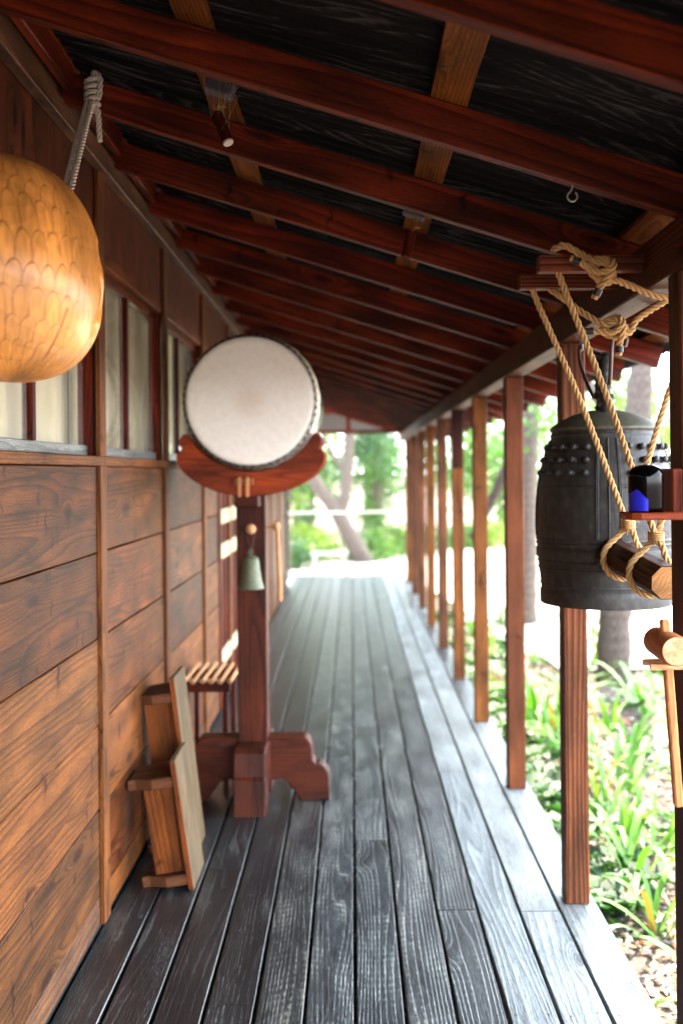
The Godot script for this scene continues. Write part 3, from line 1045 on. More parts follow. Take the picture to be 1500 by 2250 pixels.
func build_bell() -> void:
	var o := thing("temple_bell", "large dark bronze bell with knobs hanging from the roof beam", "bell", Vector3(0.835, 1.193, -3.29))
	o.rotation.y = deg_to_rad(-11.0)
	var prof := [Vector2(0.001, 0.632), Vector2(0.05, 0.630), Vector2(0.10, 0.617), Vector2(0.138, 0.600), Vector2(0.163, 0.583), Vector2(0.174, 0.574), Vector2(0.1755, 0.570), Vector2(0.175, 0.564), Vector2(0.1715, 0.562), Vector2(0.171, 0.556), Vector2(0.1745, 0.553), Vector2(0.175, 0.546), Vector2(0.1735, 0.542), Vector2(0.180, 0.525)]
	prof.append_array([Vector2(0.192, 0.49), Vector2(0.2055, 0.44), Vector2(0.2155, 0.39), Vector2(0.2215, 0.33), Vector2(0.224, 0.27), Vector2(0.2215, 0.2), Vector2(0.2165, 0.12), Vector2(0.2095, 0.052), Vector2(0.2092, 0.049), Vector2(0.2125, 0.046), Vector2(0.2135, 0.035), Vector2(0.2135, 0.004), Vector2(0.212, 0.0)])
	var s := Shape.new()
	s.lathe(prof, 96)
	var dome := Shape.new()
	var dp := []
	for k in 9:
		dp.append(prof[k] + Vector2(0.0008, 0.0008))
	dome.lathe(dp, 96)
	part("dome", dome, M.bronze_olive, o)
	s.lathe([Vector2(0.211, 0.0005), Vector2(0.19, 0.0)], 96)
	s.lathe([Vector2(0.19, 0.0), Vector2(0.188, 0.2), Vector2(0.18, 0.42), Vector2(0.12, 0.56), Vector2(0.001, 0.58)], 64)
	part("body", s, M.bronze, o)
	var rad := func(y: float) -> float:
		for k in prof.size() - 1:
			if prof[k].y >= y and prof[k + 1].y <= y and prof[k].y > prof[k + 1].y:
				return lerpf(prof[k].x, prof[k + 1].x, (prof[k].y - y) / (prof[k].y - prof[k + 1].y))
		return 0.2
	# raised bands
	for q in [[0.212, 0.004, 0.003], [0.198, 0.003, 0.0025], [0.168, 0.014, 0.005], [0.140, 0.003, 0.0025], [0.118, 0.003, 0.0025], [0.066, 0.003, 0.002]]:
		var b := Shape.new()
		var r0: float = rad.call(q[0])
		b.lathe([Vector2(r0 - 0.002, q[0] + q[1] + 0.003), Vector2(r0 + q[2], q[0] + q[1]), Vector2(r0 + q[2], q[0] - q[1]), Vector2(r0 - 0.002, q[0] - q[1] - 0.003)], 96)
		part("band", b, M.bronze, o)
	# four cross bands of three ribs, short lines between them, and the rows of knobs
	var knob := Shape.new()
	knob.lathe([Vector2(0.0005, 0.023), Vector2(0.005, 0.0225), Vector2(0.0093, 0.019), Vector2(0.0105, 0.014), Vector2(0.0075, 0.009), Vector2(0.0105, 0.005), Vector2(0.0125, -0.004)], 12)
	var km := knob.mesh(M.bronze)
	for f in 4:
		var mid := PI / 2 + f * PI / 2
		for dq in [-10.0, -8.6, 0.0, 8.6, 10.0]:
			var a := mid + deg_to_rad(dq)
			var pts := []
			for k in 17:
				var y := 0.535 - 0.315 * k / 16.0
				var r1: float = rad.call(y) + 0.001
				pts.append(Vector3(r1 * cos(a), y, r1 * sin(a)))
			var rb := Shape.new()
			rb.tube(pts, [0.0030], 6)
			part("rib", rb, M.bronze, o)
		for yy in [0.390, 0.382]:
			var pts := []
			for k in 25:
				var a := mid + deg_to_rad(10.0 + 70.0 * k / 24.0)
				var r1: float = rad.call(yy) + 0.001
				pts.append(Vector3(r1 * cos(a), yy, r1 * sin(a)))
			var ln := Shape.new()
			ln.tube(pts, [0.0028], 6)
			part("line", ln, M.bronze, o)
		for row in 3:
			var y := 0.507 - 0.041 * row
			for col in 5:
				var a := mid + deg_to_rad(19.0 + 13.0 * col)
				var r1: float = rad.call(y) - 0.002
				var out := Vector3(cos(a), 0.18, sin(a)).normalized()
				var tx := Vector3(-sin(a), 0, cos(a))
				put("knob", km, o, Transform3D(Basis(tx, out, tx.cross(out)), Vector3(r1 * cos(a), y, r1 * sin(a))))
	# lotus-shaped striking seat towards the log
	var seat := Shape.new()
	var c0 := Transform3D(Basis.from_euler(Vector3(PI / 2, 0, 0)), Vector3(0, 0.165, 0.219))
	seat.lathe([Vector2(0.001, 0.016), Vector2(0.016, 0.015), Vector2(0.020, 0.011), Vector2(0.034, 0.012), Vector2(0.042, 0.008), Vector2(0.046, -0.004)], 32, c0)
	for k in 12:
		var a := TAU * k / 12
		seat.box(Vector3(0.014, 0.01, 0.010), Transform3D(c0.basis * Basis(Vector3.UP, -a), c0 * Vector3(0.036 * cos(a), 0.009, 0.036 * sin(a))), 0.003)
	part("striking_seat", seat, M.bronze, o)
	# dragon loop
	var lp := arc_path([Vector3(0.0, 0.60, 0.065), Vector3(0.004, 0.66, 0.070), Vector3(-0.006, 0.73, 0.048), Vector3(0.0, 0.785, 0.012), Vector3(0.004, 0.80, -0.012), Vector3(0.0, 0.755, -0.042), Vector3(-0.004, 0.68, -0.068), Vector3(0.0, 0.60, -0.065)], 0.007)
	var rr := []
	for k in lp.size():
		rr.append(0.021 + 0.004 * sin(k * 0.9) + 0.003 * sin(k * 2.3 + 1.0))
	var dl := Shape.new()
	dl.tube(lp, rr, 10)
	for k in 14:
		var q: Vector3 = lp[int(lp.size() * (k + 0.5) / 14.0)]
		dl.box(Vector3(0.016, 0.022, 0.016), Transform3D(Basis.from_euler(Vector3(k * 1.3, k * 2.1, k * 0.7)), q + Vector3(0.017 * (1 if k % 2 == 0 else -1), 0.004, 0.006 * sin(k))), 0.006)
	dl.lathe([Vector2(0.001, 0.70), Vector2(0.014, 0.695), Vector2(0.018, 0.675), Vector2(0.012, 0.66), Vector2(0.024, 0.648), Vector2(0.03, 0.62)], 16)
	part("dragon_loop", dl, M.bronze, o)
	# hooks under the beam, top-level: the bell hangs on them
	for q in [[-3.13, 0.835, 1.0, "iron hook nearest the striker log, holding the bronze bell"], [-3.47, 0.805, -1.0, "iron hook beside the grained post, holding the bronze bell"]]:
		var h := thing("bell_hook", q[3], "hook", Vector3(q[1], 2.108, q[0]), "hooks holding the bell")
		var e := Shape.new()
		e.tube([Vector3(0, 0.01, 0), Vector3(0, -0.03, 0)], [0.006], 10)
		var ring := []
		for k in 17:
			var a := TAU * k / 16.0
			ring.append(Vector3(0, -0.044 + 0.014 * cos(a), 0.014 * sin(a)))
		e.tube(ring, [0.005], 8, false)
		part("eye_bolt", e, M.zinc, h)
		var g: float = q[2]
		var to: float = -3.29 - q[0]
		var hp := arc_path([Vector3(0.027, -0.092, 0), Vector3(0.031, -0.066, 0), Vector3(0.016, -0.047, 0), Vector3(-0.002, -0.050, 0), Vector3(-0.012, -0.08, to * 0.06), Vector3(-0.008, -0.14, to * 0.25), Vector3(0.0, -0.20, to * 0.55), Vector3(0.004, -0.235, to * 0.82), Vector3(0.006, -0.225, to * 1.0), Vector3(0.006, -0.19, to * 1.05)], 0.006)
		var hs := Shape.new()
		hs.tube(hp, [0.0065], 8)
		part("s_hook", hs, M.iron, h)
	build_striker()


func log_prism(s: Shape, p0: Vector3, p1: Vector3, r: float, sides: int) -> void:
	s.tube([p0, p0.lerp(p1, 0.02), p0.lerp(p1, 0.98), p1], [r * 0.9, r, r, r * 0.92], sides)


func build_striker() -> void:
	var a := Vector3(0.806, 1.338, -2.55)
	var b := Vector3(0.794, 1.374, -3.045)
	var l := thing("striker_log", "short dark eight-sided log with pale cut end slung in ropes", "log")
	var s := Shape.new()
	s.col = Color(0.42, 0.33, 0.28)
	var ax := (b - a).normalized()
	var si := ax.cross(Vector3.UP).normalized()
	var up := si.cross(ax)
	var ring0 := []
	var ring1 := []
	var end0 := []
	for k in 8:
		var an := TAU * (k + 0.5) / 8.0
		var dir := si * cos(an) + up * sin(an)
		ring0.append(a + dir * 0.047 + ax * 0.003)
		ring1.append(b + dir * 0.047)
		end0.append(a + dir * 0.0445)
	for k in 8:
		var g := (k + 1) % 8
		var nn: Vector3 = (ring0[k] - a + ring0[g] - a).normalized()
		s.poly([ring0[k], ring0[g], ring1[g], ring1[k]], (nn - ax * nn.dot(ax)).normalized(), [Vector2(0, k * 0.08), Vector2(0, k * 0.08 + 0.08), Vector2(0.25, k * 0.08 + 0.08), Vector2(0.25, k * 0.08)])
		s.poly([ring0[k], ring0[g], end0[g], end0[k]], (nn - ax).normalized(), [Vector2(0, 0), Vector2(0, 0.1), Vector2(0.01, 0.1), Vector2(0.01, 0)])
	s.poly(ring1, ax, [Vector2(0, 0), Vector2(0.1, 0), Vector2(0.2, 0), Vector2(0.3, 0.1), Vector2(0.3, 0.2), Vector2(0.2, 0.3), Vector2(0.1, 0.3), Vector2(0, 0.2)])
	part("trunk", s, M.post_wood, l)
	var e := Shape.new()
	var uvs := []
	for k in 8:
		uvs.append(Vector2(cos(TAU * k / 8.0) * 0.08, sin(TAU * k / 8.0) * 0.16))
	e.col = Color(1.05, 0.92, 0.72)
	e.poly(end0, -ax, uvs)
	part("cut_end", e, M.pale_wood, l)
	# bars through the beam
	board_bar(-2.68, 0.505, "red-brown bar through the roof beam with the big knot beside it")
	board_bar(-2.93, 0.495, "scorched red-brown bar through the roof beam nearer the bell")
	# slings: one rope for each, over its bar, round the log
	for q in [[-2.68, Vector3(0.56, 2.20, -2.68), Vector3(1.06, 2.20, -2.68), "twisted tan rope holding the pale-ended side of the striker log"], [-2.93, Vector3(0.54, 2.19, -2.93), Vector3(1.04, 2.19, -2.93), "twisted tan rope holding the bell side of the striker log"]]:
		var z: float = q[0]
		var t := (z - a.z) / (b.z - a.z)
		var lc := a.lerp(b, t)
		var gather := Vector3(lc.x + 0.014, lc.y + 0.103, z)
		var r := thing("sling_rope", q[3], "rope", Vector3.ZERO, "ropes slinging the striker log")
		var rs := Shape.new()
		var pts := [q[1] + Vector3(0.0, 0.0, 0.0), q[1] + Vector3(0.004, -0.05, 0.002)]
		pts.append_array([q[1].lerp(gather, 0.5), gather + Vector3(-0.012, 0.02, 0.012), gather + Vector3(0.01, -0.02, 0.012)])
		for k in 11:
			var an := 0.9 - (PI + 1.75) * k / 10.0
			pts.append(lc + Vector3(cos(an) * 0.058, sin(an) * 0.058, 0.012 - 0.024 * k / 10.0))
		pts.append_array([gather + Vector3(-0.012, -0.02, -0.012), gather + Vector3(0.012, 0.02, -0.012), q[2].lerp(gather, 0.5), q[2] + Vector3(-0.004, -0.05, 0), q[2]])
		rs.rope(pts, 0.0090, 0.062)
		part("rope", rs, M.rope_tan, r)
		var tw := Shape.new()
		var tp := []
		for k in 40:
			var an := TAU * k / 8.0
			tp.append(gather + Vector3(cos(an) * 0.019, -0.012 + 0.024 * k / 39.0, sin(an) * 0.026))
		tw.tube(arc_path(tp, 0.008), [0.003], 5)
		for k in 22:
			var dv := Vector3(rng.randf_range(-1, 1), rng.randf_range(-0.8, 0.9), rng.randf_range(-1, 1)).normalized() * rng.randf_range(0.025, 0.05)
			tw.tube([gather + dv * 0.4, gather + dv * 0.8 + Vector3(0, 0.004, 0), gather + dv], [0.0005], 4)
		part("twine", tw, M.rope_tan, r)
	# lashing ropes knotted under the beam
	knot_rope(1, Vector3(0.546, 2.222, -2.68), [Vector3(0.572, 2.228, -2.655), Vector3(0.61, 2.205, -2.645)], Vector3(0.665, 2.158, -2.63), [Vector3(0.74, 2.118, -2.64), Vector3(0.83, 2.092, -2.67), Vector3(0.92, 2.10, -2.70), Vector3(1.03, 2.17, -2.69)], "big overhand knot in the tan rope in front of the red-brown bar")
	knot_rope(-1, Vector3(0.585, 2.165, -2.93), [Vector3(0.62, 2.135, -2.915), Vector3(0.68, 2.085, -2.90)], Vector3(0.762, 2.040, -2.885), [Vector3(0.83, 2.062, -2.89), Vector3(0.90, 2.108, -2.91), Vector3(1.0, 2.16, -2.93)], "tan rope knotted under the pale beam edge above the bell")


func board_bar(z: float, x0: float, label: String) -> void:
	var o := thing("rope_bar", label, "bar", Vector3((x0 + 1.10) / 2, 2.183, z))
	board("bar", Vector3(1.10 - x0, 0.044, 0.044), Vector3.ZERO, M.post_wood, o, 0, Color(1.0, 0.66, 0.56), 0.003)


func knot_rope(dir: int, start: Vector3, lead: Array, kc: Vector3, tail: Array, label: String) -> void:
	var o := thing("knotted_rope", label, "rope")
	var r := 0.0098
	var d: Vector3 = (tail[0] - lead[1]).normalized()
	var u := Vector3.UP
	var w := d.cross(u).normalized()
	u = w.cross(d)
	var s := Shape.new()
	var at := func(x: float, y: float, z: float) -> Vector3:
		return kc + d * x + u * y + w * z
	# the two standing parts and their interlocking bights
	var p1 := [start]
	p1.append_array(lead)
	p1.append_array([at.call(-0.030, 0.006, 0.010), at.call(0.0, 0.014, 0.020), at.call(0.028, 0.004, 0.014), at.call(0.034, -0.016, -0.004), at.call(0.010, -0.024, -0.014), at.call(-0.018, -0.010, -0.012), at.call(-0.014, 0.018, -0.006), at.call(0.004, 0.030, 0.010), at.call(0.018, 0.016, 0.028), at.call(0.022, -0.018, 0.028), at.call(0.020, -0.045, 0.020), at.call(0.024, -0.078, 0.014)])
	s.rope(p1, r, 0.064)
	var p2 := [at.call(-0.085, -0.022, 0.012), at.call(-0.055, -0.018, 0.016), at.call(-0.022, -0.020, 0.020), at.call(0.004, -0.012, 0.030), at.call(0.016, 0.010, 0.030), at.call(0.0, 0.024, 0.018), at.call(-0.026, 0.014, 0.006), at.call(-0.028, -0.012, -0.002), at.call(-0.002, -0.026, 0.004), at.call(0.026, -0.014, 0.010), at.call(0.05, -0.004, 0.006)]
	p2.append_array(tail)
	s.rope(p2, r, 0.064)
	part("rope", s, M.rope_tan, o)
	var t := Shape.new()
	t.tube([at.call(-0.078, -0.022, 0.0125), at.call(-0.058, -0.019, 0.0155)], [r * 1.12], 10)
	t.tube([at.call(0.021, -0.052, 0.019), at.call(0.0235, -0.070, 0.0155)], [r * 1.12], 10)
	part("whipping", t, M.tape, o)


func build_drum() -> void:
	# stand
	var o := thing("drum_stand", "red-brown wooden stand with scrolled feet carrying the big drum", "stand", Vector3(-0.50, 0, -5.0))
	board("post", Vector3(0.145, 1.42, 0.14), Vector3(0, 0.81, 0), M.stand_wood, o, 1, Color(1.0, 1.0, 1.0), 0.005)
	board("post_base", Vector3(0.165, 0.20, 0.16), Vector3(0, 0.2, 0), M.stand_wood, o, 1, Color(1.0, 1.0, 1.0), 0.008)
	board("tenon_block", Vector3(0.115, 0.14, 0.37), Vector3(-0.006, 1.535, 0.03), M.stand_wood, o, 2, Color(1.0, 1.0, 1.0), 0.004)
	var prof := PackedVector2Array()
	for q in [[0.0, 0.315], [0.20, 0.315]]:
		prof.append(Vector2(q[0], q[1]))
	for k in range(1, 7):
		var a := PI / 2 - PI / 2 * k / 6.0
		prof.append(Vector2(0.20 + 0.055 * cos(a), 0.25 + 0.065 * sin(a)))
	prof.append(Vector2(0.257, 0.20))
	for k in range(0, 7):
		var a := PI / 2 - PI / 2 * k / 6.0
		prof.append(Vector2(0.275 + 0.075 * cos(a), 0.115 + 0.068 * sin(a)))
	for q in [[0.353, 0.0], [0.19, 0.0], [0.165, 0.028], [0.15, 0.05], [0.135, 0.062], [0.115, 0.092], [0.075, 0.112], [0.03, 0.105], [0.0, 0.10]]:
		prof.append(Vector2(q[0], q[1]))
	var arm := Shape.new()
	arm.col = Color(1.15, 1.15, 1.1)
	for k in prof.size():
		prof[k].x *= 0.86
	arm.prism(prof, 0.115, Transform3D.IDENTITY, 0.006)
	for k in 2:
		var turn := PI * k
		var mi := part("foot", arm, M.stand_wood, o, Transform3D(Basis.from_euler(Vector3(0, turn, 0)), Vector3(0.0725 if k == 0 else -0.0725, 0, 0)))
	for k in 2:
		var fs := Shape.new()
		fs.col = Color(0.95, 0.95, 0.95)
		var pr := PackedVector2Array([Vector2(0, 0.30), Vector2(0.13, 0.30), Vector2(0.165, 0.285), Vector2(0.185, 0.18), Vector2(0.20, 0.165), Vector2(0.215, 0.0), Vector2(0.0, 0.0)])
		fs.prism(pr, 0.155, Transform3D.IDENTITY, 0.006)
		part("foot", fs, M.stand_wood, o, Transform3D(Basis.from_euler(Vector3(0, -PI / 2 + PI * k, 0)), Vector3(0, 0, 0.07 if k == 0 else -0.07)))
	# cradle: two crescent boards
	var half := [Vector2(0.292, -0.165), Vector2(0.306, -0.152), Vector2(0.326, -0.156), Vector2(0.340, -0.178), Vector2(0.342, -0.205), Vector2(0.332, -0.228), Vector2(0.348, -0.240), Vector2(0.358, -0.262), Vector2(0.354, -0.292), Vector2(0.332, -0.330), Vector2(0.295, -0.366), Vector2(0.24, -0.400), Vector2(0.17, -0.430), Vector2(0.09, -0.450), Vector2(0.0, -0.457)]
	var outl := PackedVector2Array()
	for q in half:
		outl.append(q)
	for k in range(half.size() - 2, -1, -1):
		outl.append(Vector2(-half[k].x, half[k].y))
	for k in range(1, 24):
		var a := PI + 0.514 + (PI - 1.028) * k / 24.0
		outl.append(Vector2(0.335 * cos(a), 0.335 * sin(a)))
	for z in [0.20, -0.12]:
		var cr := Shape.new()
		cr.col = Color(1.0, 1.0, 1.0)
		cr.prism(outl, 0.045, Transform3D.IDENTITY, 0.005, Vector2(z, 0.4))
		part("cradle_board", cr, M.cradle_wood, o, Transform3D(Basis.IDENTITY, Vector3(0.018, 1.973, z)))
	board("key_block", Vector3(0.092, 0.034, 0.035), Vector3(-0.015, 1.588, 0.24), M.pale_wood, o, 0, Color(0.5, 0.33, 0.22))
	for x in [-0.034, 0.004]:
		board("key_peg", Vector3(0.017, 0.095, 0.017), Vector3(x, 1.563, 0.262), M.pale_wood, o, 1, Color(0.85, 0.68, 0.55))
	# pegs on the post for the little bell and the drumstick
	for q in [[Vector3(0.005, 1.355, 0.09), Vector3(0, 0, 0)], [Vector3(0.09, 1.36, 0.02), Vector3(0, PI / 2, 0)]]:
		var pg := Shape.new()
		pg.lathe([Vector2(0.008, -0.03), Vector2(0.009, 0.012), Vector2(0.020, 0.020), Vector2(0.025, 0.034), Vector2(0.020, 0.047), Vector2(0.001, 0.052)], 16, Transform3D(Basis.from_euler(q[1]) * Basis.from_euler(Vector3(PI / 2, 0, 0)), Vector3.ZERO))
		part("peg", pg, M.pale_wood, o, Transform3D(Basis.IDENTITY, q[0]))
	# drum
	var dr := thing("drum", "large round drum with pale hide head and tacked rim", "drum", Vector3(-0.480, 1.973, -4.745))
	var side := Shape.new()
	var sp := []
	for k in 17:
		var t := k / 16.0
		sp.append(Vector2(0.306 + 0.040 * sin(PI * t), -0.45 * t))
	var ax := Transform3D(Basis.from_euler(Vector3(PI / 2, 0, 0)), Vector3.ZERO)
	side.lathe(sp, 72, ax)
	part("barrel", side, M.drum_black, dr)
	for f in 2:
		var flip := Transform3D.IDENTITY if f == 0 else Transform3D(Basis.from_euler(Vector3(0, PI, 0)), Vector3(0, 0, -0.45))
		var hd := Shape.new()
		hd.lathe([Vector2(0.001, 0.010), Vector2(0.1, 0.009), Vector2(0.2, 0.007), Vector2(0.28, 0.004), Vector2(0.298, 0.001), Vector2(0.307, -0.006), Vector2(0.311, -0.014)], 72, flip * ax)
		part("drum_head", hd, M.drum_hide, dr)
		var sk := Shape.new()
		var ps := []
		var ns := []
		var us := []
		for r in 2:
			for q in 145:
				var a := TAU * q / 144.0
				var yy := 0.014 + r * (0.060 + 0.006 * sin(a * 24.0))
				var rd := 0.3115 + 0.040 * sin(PI * yy / 0.45)
				ps.append(flip * Vector3(rd * cos(a), rd * sin(a), -yy))
				ns.append(flip.basis * Vector3(cos(a), sin(a), 0))
				us.append(Vector2(q, r))
		sk.grid(ps, ns, us, 2, 145)
		part("hide_edge", sk, M.skin, dr)
		var wv := []
		for q in 289:
			var a := TAU * q / 288.0
			wv.append(flip * Vector3((0.3125) * cos(a), (0.3125) * sin(a), -0.020 + 0.004 * sin(a * 48.0)))
		var wr := Shape.new()
		wr.tube(wv, [0.0065], 6, false)
		part("rim_cord", wr, M.tack_black, dr)
	var tk := Shape.new()
	tk.lathe([Vector2(0.0005, 0.005), Vector2(0.0045, 0.004), Vector2(0.007, 0.0)], 10)
	var tm := tk.mesh(M.tack_black)
	var gm := tk.mesh(M.gilt)
	for k in 60:
		for row in 2:
			var a := TAU * (k + 0.5 * row) / 60.0
			var out := Vector3(cos(a), sin(a), 0)
			var zz := -0.034 - 0.022 * row
			var rd := 0.311 + 0.040 * sin(PI * -zz / 0.45)
			var tx := Vector3(-sin(a), cos(a), 0)
			put("tack", tm if row == 0 else gm, dr, Transform3D(Basis(tx, out, tx.cross(out)), out * rd + Vector3(0, 0, zz)))
	# little bell hung on the stand
	var lb := thing("hand_bell", "small greenish bronze bell hanging on the drum stand post", "bell", Vector3(-0.495, 1.068, -4.855))
	var bs := Shape.new()
	bs.lathe([Vector2(0.001, 0.160), Vector2(0.022, 0.158), Vector2(0.036, 0.148), Vector2(0.041, 0.130), Vector2(0.046, 0.085), Vector2(0.053, 0.040), Vector2(0.060, 0.014), Vector2(0.066, 0.0), Vector2(0.063, -0.002)], 40)
	bs.lathe([Vector2(0.062, -0.001), Vector2(0.052, 0.03), Vector2(0.04, 0.12), Vector2(0.001, 0.145)], 40)
	part("body", bs, M.verdigris, lb)
	var lo := Shape.new()
	lo.tube(arc_path([Vector3(0, 0.155, 0), Vector3(-0.008, 0.175, 0), Vector3(0, 0.19, 0), Vector3(0.008, 0.175, 0), Vector3(0, 0.155, 0)]), [0.004], 6)
	part("loop", lo, M.verdigris, lb)
	var cd := Shape.new()
	cd.tube(arc_path([Vector3(0, 0.186, 0), Vector3(-0.016, 0.24, -0.015), Vector3(-0.013, 0.287, -0.03), Vector3(0.0, 0.302, -0.033), Vector3(0.014, 0.287, -0.03), Vector3(0.017, 0.24, -0.015), Vector3(0, 0.186, 0)]), [0.0018], 5)
	part("cord", cd, M.tape, lb)
	# drumstick hanging on the side peg
	var ds := thing("drumstick", "slender pale drumstick hanging on the side of the drum stand", "drumstick", Vector3(-0.372, 1.33, -4.965))
	var dk := Shape.new()
	dk.col = Color(0.95, 0.8, 0.68)
	dk.tube([Vector3(0, 0.02, 0), Vector3(0.012, -0.34, 0.0)], [0.009, 0.011], 12)
	part("stick", dk, M.pale_wood, ds)
	# rack of sticks between the stand and the wall
	var rk := thing("stick_rack", "low dark rack holding a row of pale round sticks by the wall", "rack", Vector3(-0.76, 0, -5.33))
	for z in [0.20, -0.14]:
		board("rail", Vector3(0.25, 0.05, 0.03), Vector3(0.0, 0.530, z), M.red_wood, rk, 0, Color(0.6, 0.6, 0.6))
	for q in [[-0.10, 0.20], [0.10, 0.20], [-0.10, -0.14], [0.10, -0.14]]:
		board("leg", Vector3(0.026, 0.505, 0.026), Vector3(q[0], 0.2525, q[1]), M.red_wood, rk, 1, Color(0.6, 0.6, 0.6))
	for k in 6:
		var st := thing("rack_stick", "pale round stick lying across the low dark rack", "stick", Vector3(-0.865 + 0.047 * k, 0.5665, -5.33 - rng.randf_range(-0.02, 0.02)), "sticks lying on the rack")
		var ss := Shape.new()
		ss.col = Color(0.95, 0.9, 0.8) * rng.randf_range(0.85, 1.05)
		ss.tube([Vector3(0, 0, 0.25), Vector3(0.0, 0.0, 0.245), Vector3(0.004, 0, -0.245)], [0.009, 0.0115, 0.0115], 12)
		part("stick", ss, M.pale_wood, st)


func build_fish() -> void:
	var o := thing("carved_fish", "big round fish carved from orange wood hanging beside the window", "wooden fish", Vector3(-0.705, 2.050, -2.06))
	var f := func(u: float, v: float) -> Vector3:
		# u from the low end to the top, v round the upright axis
		var an := TAU * v - 0.35
		var cx := cos(an)
		var sz := sin(an)
		var r := pow(maxf(0.0, sin(PI * clampf(u, 0.0005, 0.9995))), 0.84) * (1.0 - 0.055 * (2.0 * u - 1.0) + 0.02 * sin(u * 9.0))
		var disp := 0.0
		# mouth slit on the far edge, with ragged lips
		var dm := absf(angle_difference(an, -0.27 + 0.06 * sin(u * 40.0)))
		if u > 0.28 and u < 0.62:
			disp -= 0.055 * exp(-dm * dm / 0.010) * smoothstep(0.28, 0.33, u) * smoothstep(0.62, 0.58, u)
		# fan of the fin, low on the near side
		if u > 0.10 and u < 0.34 and an > 1.55 and an < 2.35:
			disp += 0.006 * sin(an * 40.0 + u * 14.0) * smoothstep(0.10, 0.14, u) * smoothstep(0.34, 0.30, u)
		var rx := (0.190 + disp) * r
		var rz := (0.285 + disp) * r
		return Vector3(rx * cx, -0.226 * cos(PI * u), rz * sz)
	var s := Shape.new()
	surface(s, f, 110, 190, func(u: float) -> Vector3: return Vector3(0, -0.2 * cos(PI * u), 0))
	for k in s.uv.size():
		var i := k / 191
		var j := k % 191
		s.uv[k] = Vector2(j / 190.0, i / 110.0)
	part("body", s, M.fish_wood, o)
	var eye := Shape.new()
	eye.lathe([Vector2(0.001, 0.02), Vector2(0.012, 0.017), Vector2(0.02, 0.004), Vector2(0.026, 0.004), Vector2(0.03, -0.004)], 24, Transform3D(Basis.from_euler(Vector3(0, 0, -PI / 2)), Vector3(0.115, 0.11, -0.20)))
	part("eye", eye, M.fish_wood, o)
	# two white ropes: one to the second rafter, one nearer
	for q in [[Vector3(-0.780, 2.775, -3.032), Vector3(-0.70, 2.20, -2.39), "doubled white rope tied on a rafter behind the carved fish"], [Vector3(-0.70, 2.72, -1.755), Vector3(-0.69, 2.18, -1.80), "doubled white rope tied on the rafter over the carved fish tail"]]:
		var r := thing("hanging_rope", q[2], "rope", Vector3.ZERO, "white ropes of the carved fish")
		var top: Vector3 = q[0]
		var bot: Vector3 = q[1]
		var rs := Shape.new()
		var dv := (bot - top)
		rs.rope([top + Vector3(-0.008, 0.0, 0), top + dv * 0.3 + Vector3(-0.011, 0, 0), top + dv * 0.65 + Vector3(-0.010, 0, 0), bot], 0.0086, 0.062)
		rs.rope([top + Vector3(0.006, 0.0, 0), top + dv * 0.3 + Vector3(0.006, 0, 0.004), top + dv * 0.65 + Vector3(0.006, 0, 0.004), bot + Vector3(0.006, 0, 0.006)], 0.0086, 0.062)
		rs.rope([top + Vector3(0.004, -0.02, 0.012), top + Vector3(0.022, -0.05, 0.014), top + Vector3(0.026, -0.10, 0.012), top + Vector3(0.026, -0.135, 0.010)], 0.0088, 0.05)
		part("strands", rs, M.rope_white, r)
		var kn := Shape.new()
		var kp := []
		for k in 46:
			var an := TAU * k / 9.0
			kp.append(top + Vector3(0.004 + cos(an) * 0.019, 0.055 - 0.095 * k / 45.0, 0.006 + sin(an) * 0.016))
		kn.rope(kp, 0.0075, 0.045)
		kn.rope([top + Vector3(0.0, 0.04, 0.0), top + Vector3(0.012, 0.075, 0.008), top + Vector3(0.03, 0.055, 0.012), top + Vector3(0.028, 0.0, 0.014)], 0.0086, 0.062)
		part("knot", kn, M.rope_white, r)


func bench(label: String, at: Vector3, len_y: float, lean: float, turn: float) -> void:
	# a low bench stood on end: seat board upright, its two legs and stretcher reaching towards the wall
	var o := thing("small_bench", label, "bench", at)
	o.rotation = Vector3(0, turn, lean)
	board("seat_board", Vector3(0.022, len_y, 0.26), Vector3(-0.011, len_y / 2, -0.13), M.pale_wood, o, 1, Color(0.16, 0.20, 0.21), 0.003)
	board("seat_edge", Vector3(0.020, len_y - 0.012, 0.006), Vector3(-0.0115, len_y / 2, 0.0025), M.wall_wood, o, 1, Color(0.9, 0.7, 0.6), 0.001)
	for y in [0.045, len_y - 0.085]:
		var s := Shape.new()
		s.col = Color(0.75, 0.62, 0.58)
		var outl := PackedVector2Array([Vector2(-0.023, 0.0), Vector2(-0.105, 0.0), Vector2(-0.175, -0.035), Vector2(-0.205, -0.035), Vector2(-0.205, -0.225), Vector2(-0.175, -0.225), Vector2(-0.105, -0.25), Vector2(-0.023, -0.25)])
		s.prism(outl, 0.042, Transform3D.IDENTITY, 0.003)
		part("leg", s, M.wall_wood_grey, o, Transform3D(Basis.from_euler(Vector3(PI / 2, 0, 0)), Vector3(0, y, 0)))
	board("stretcher", Vector3(0.125, len_y - 0.176, 0.022), Vector3(-0.087, (len_y - 0.04) / 2, -0.045), M.wall_wood, o, 1, Color(0.9, 0.75, 0.6), 0.002)


func build_benches() -> void:
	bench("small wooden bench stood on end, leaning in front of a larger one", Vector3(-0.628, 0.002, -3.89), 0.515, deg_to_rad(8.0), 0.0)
	bench("larger wooden bench stood on end against the wall behind the smaller one", Vector3(-0.672, 0.002, -4.22), 0.77, deg_to_rad(6.5), 0.0)


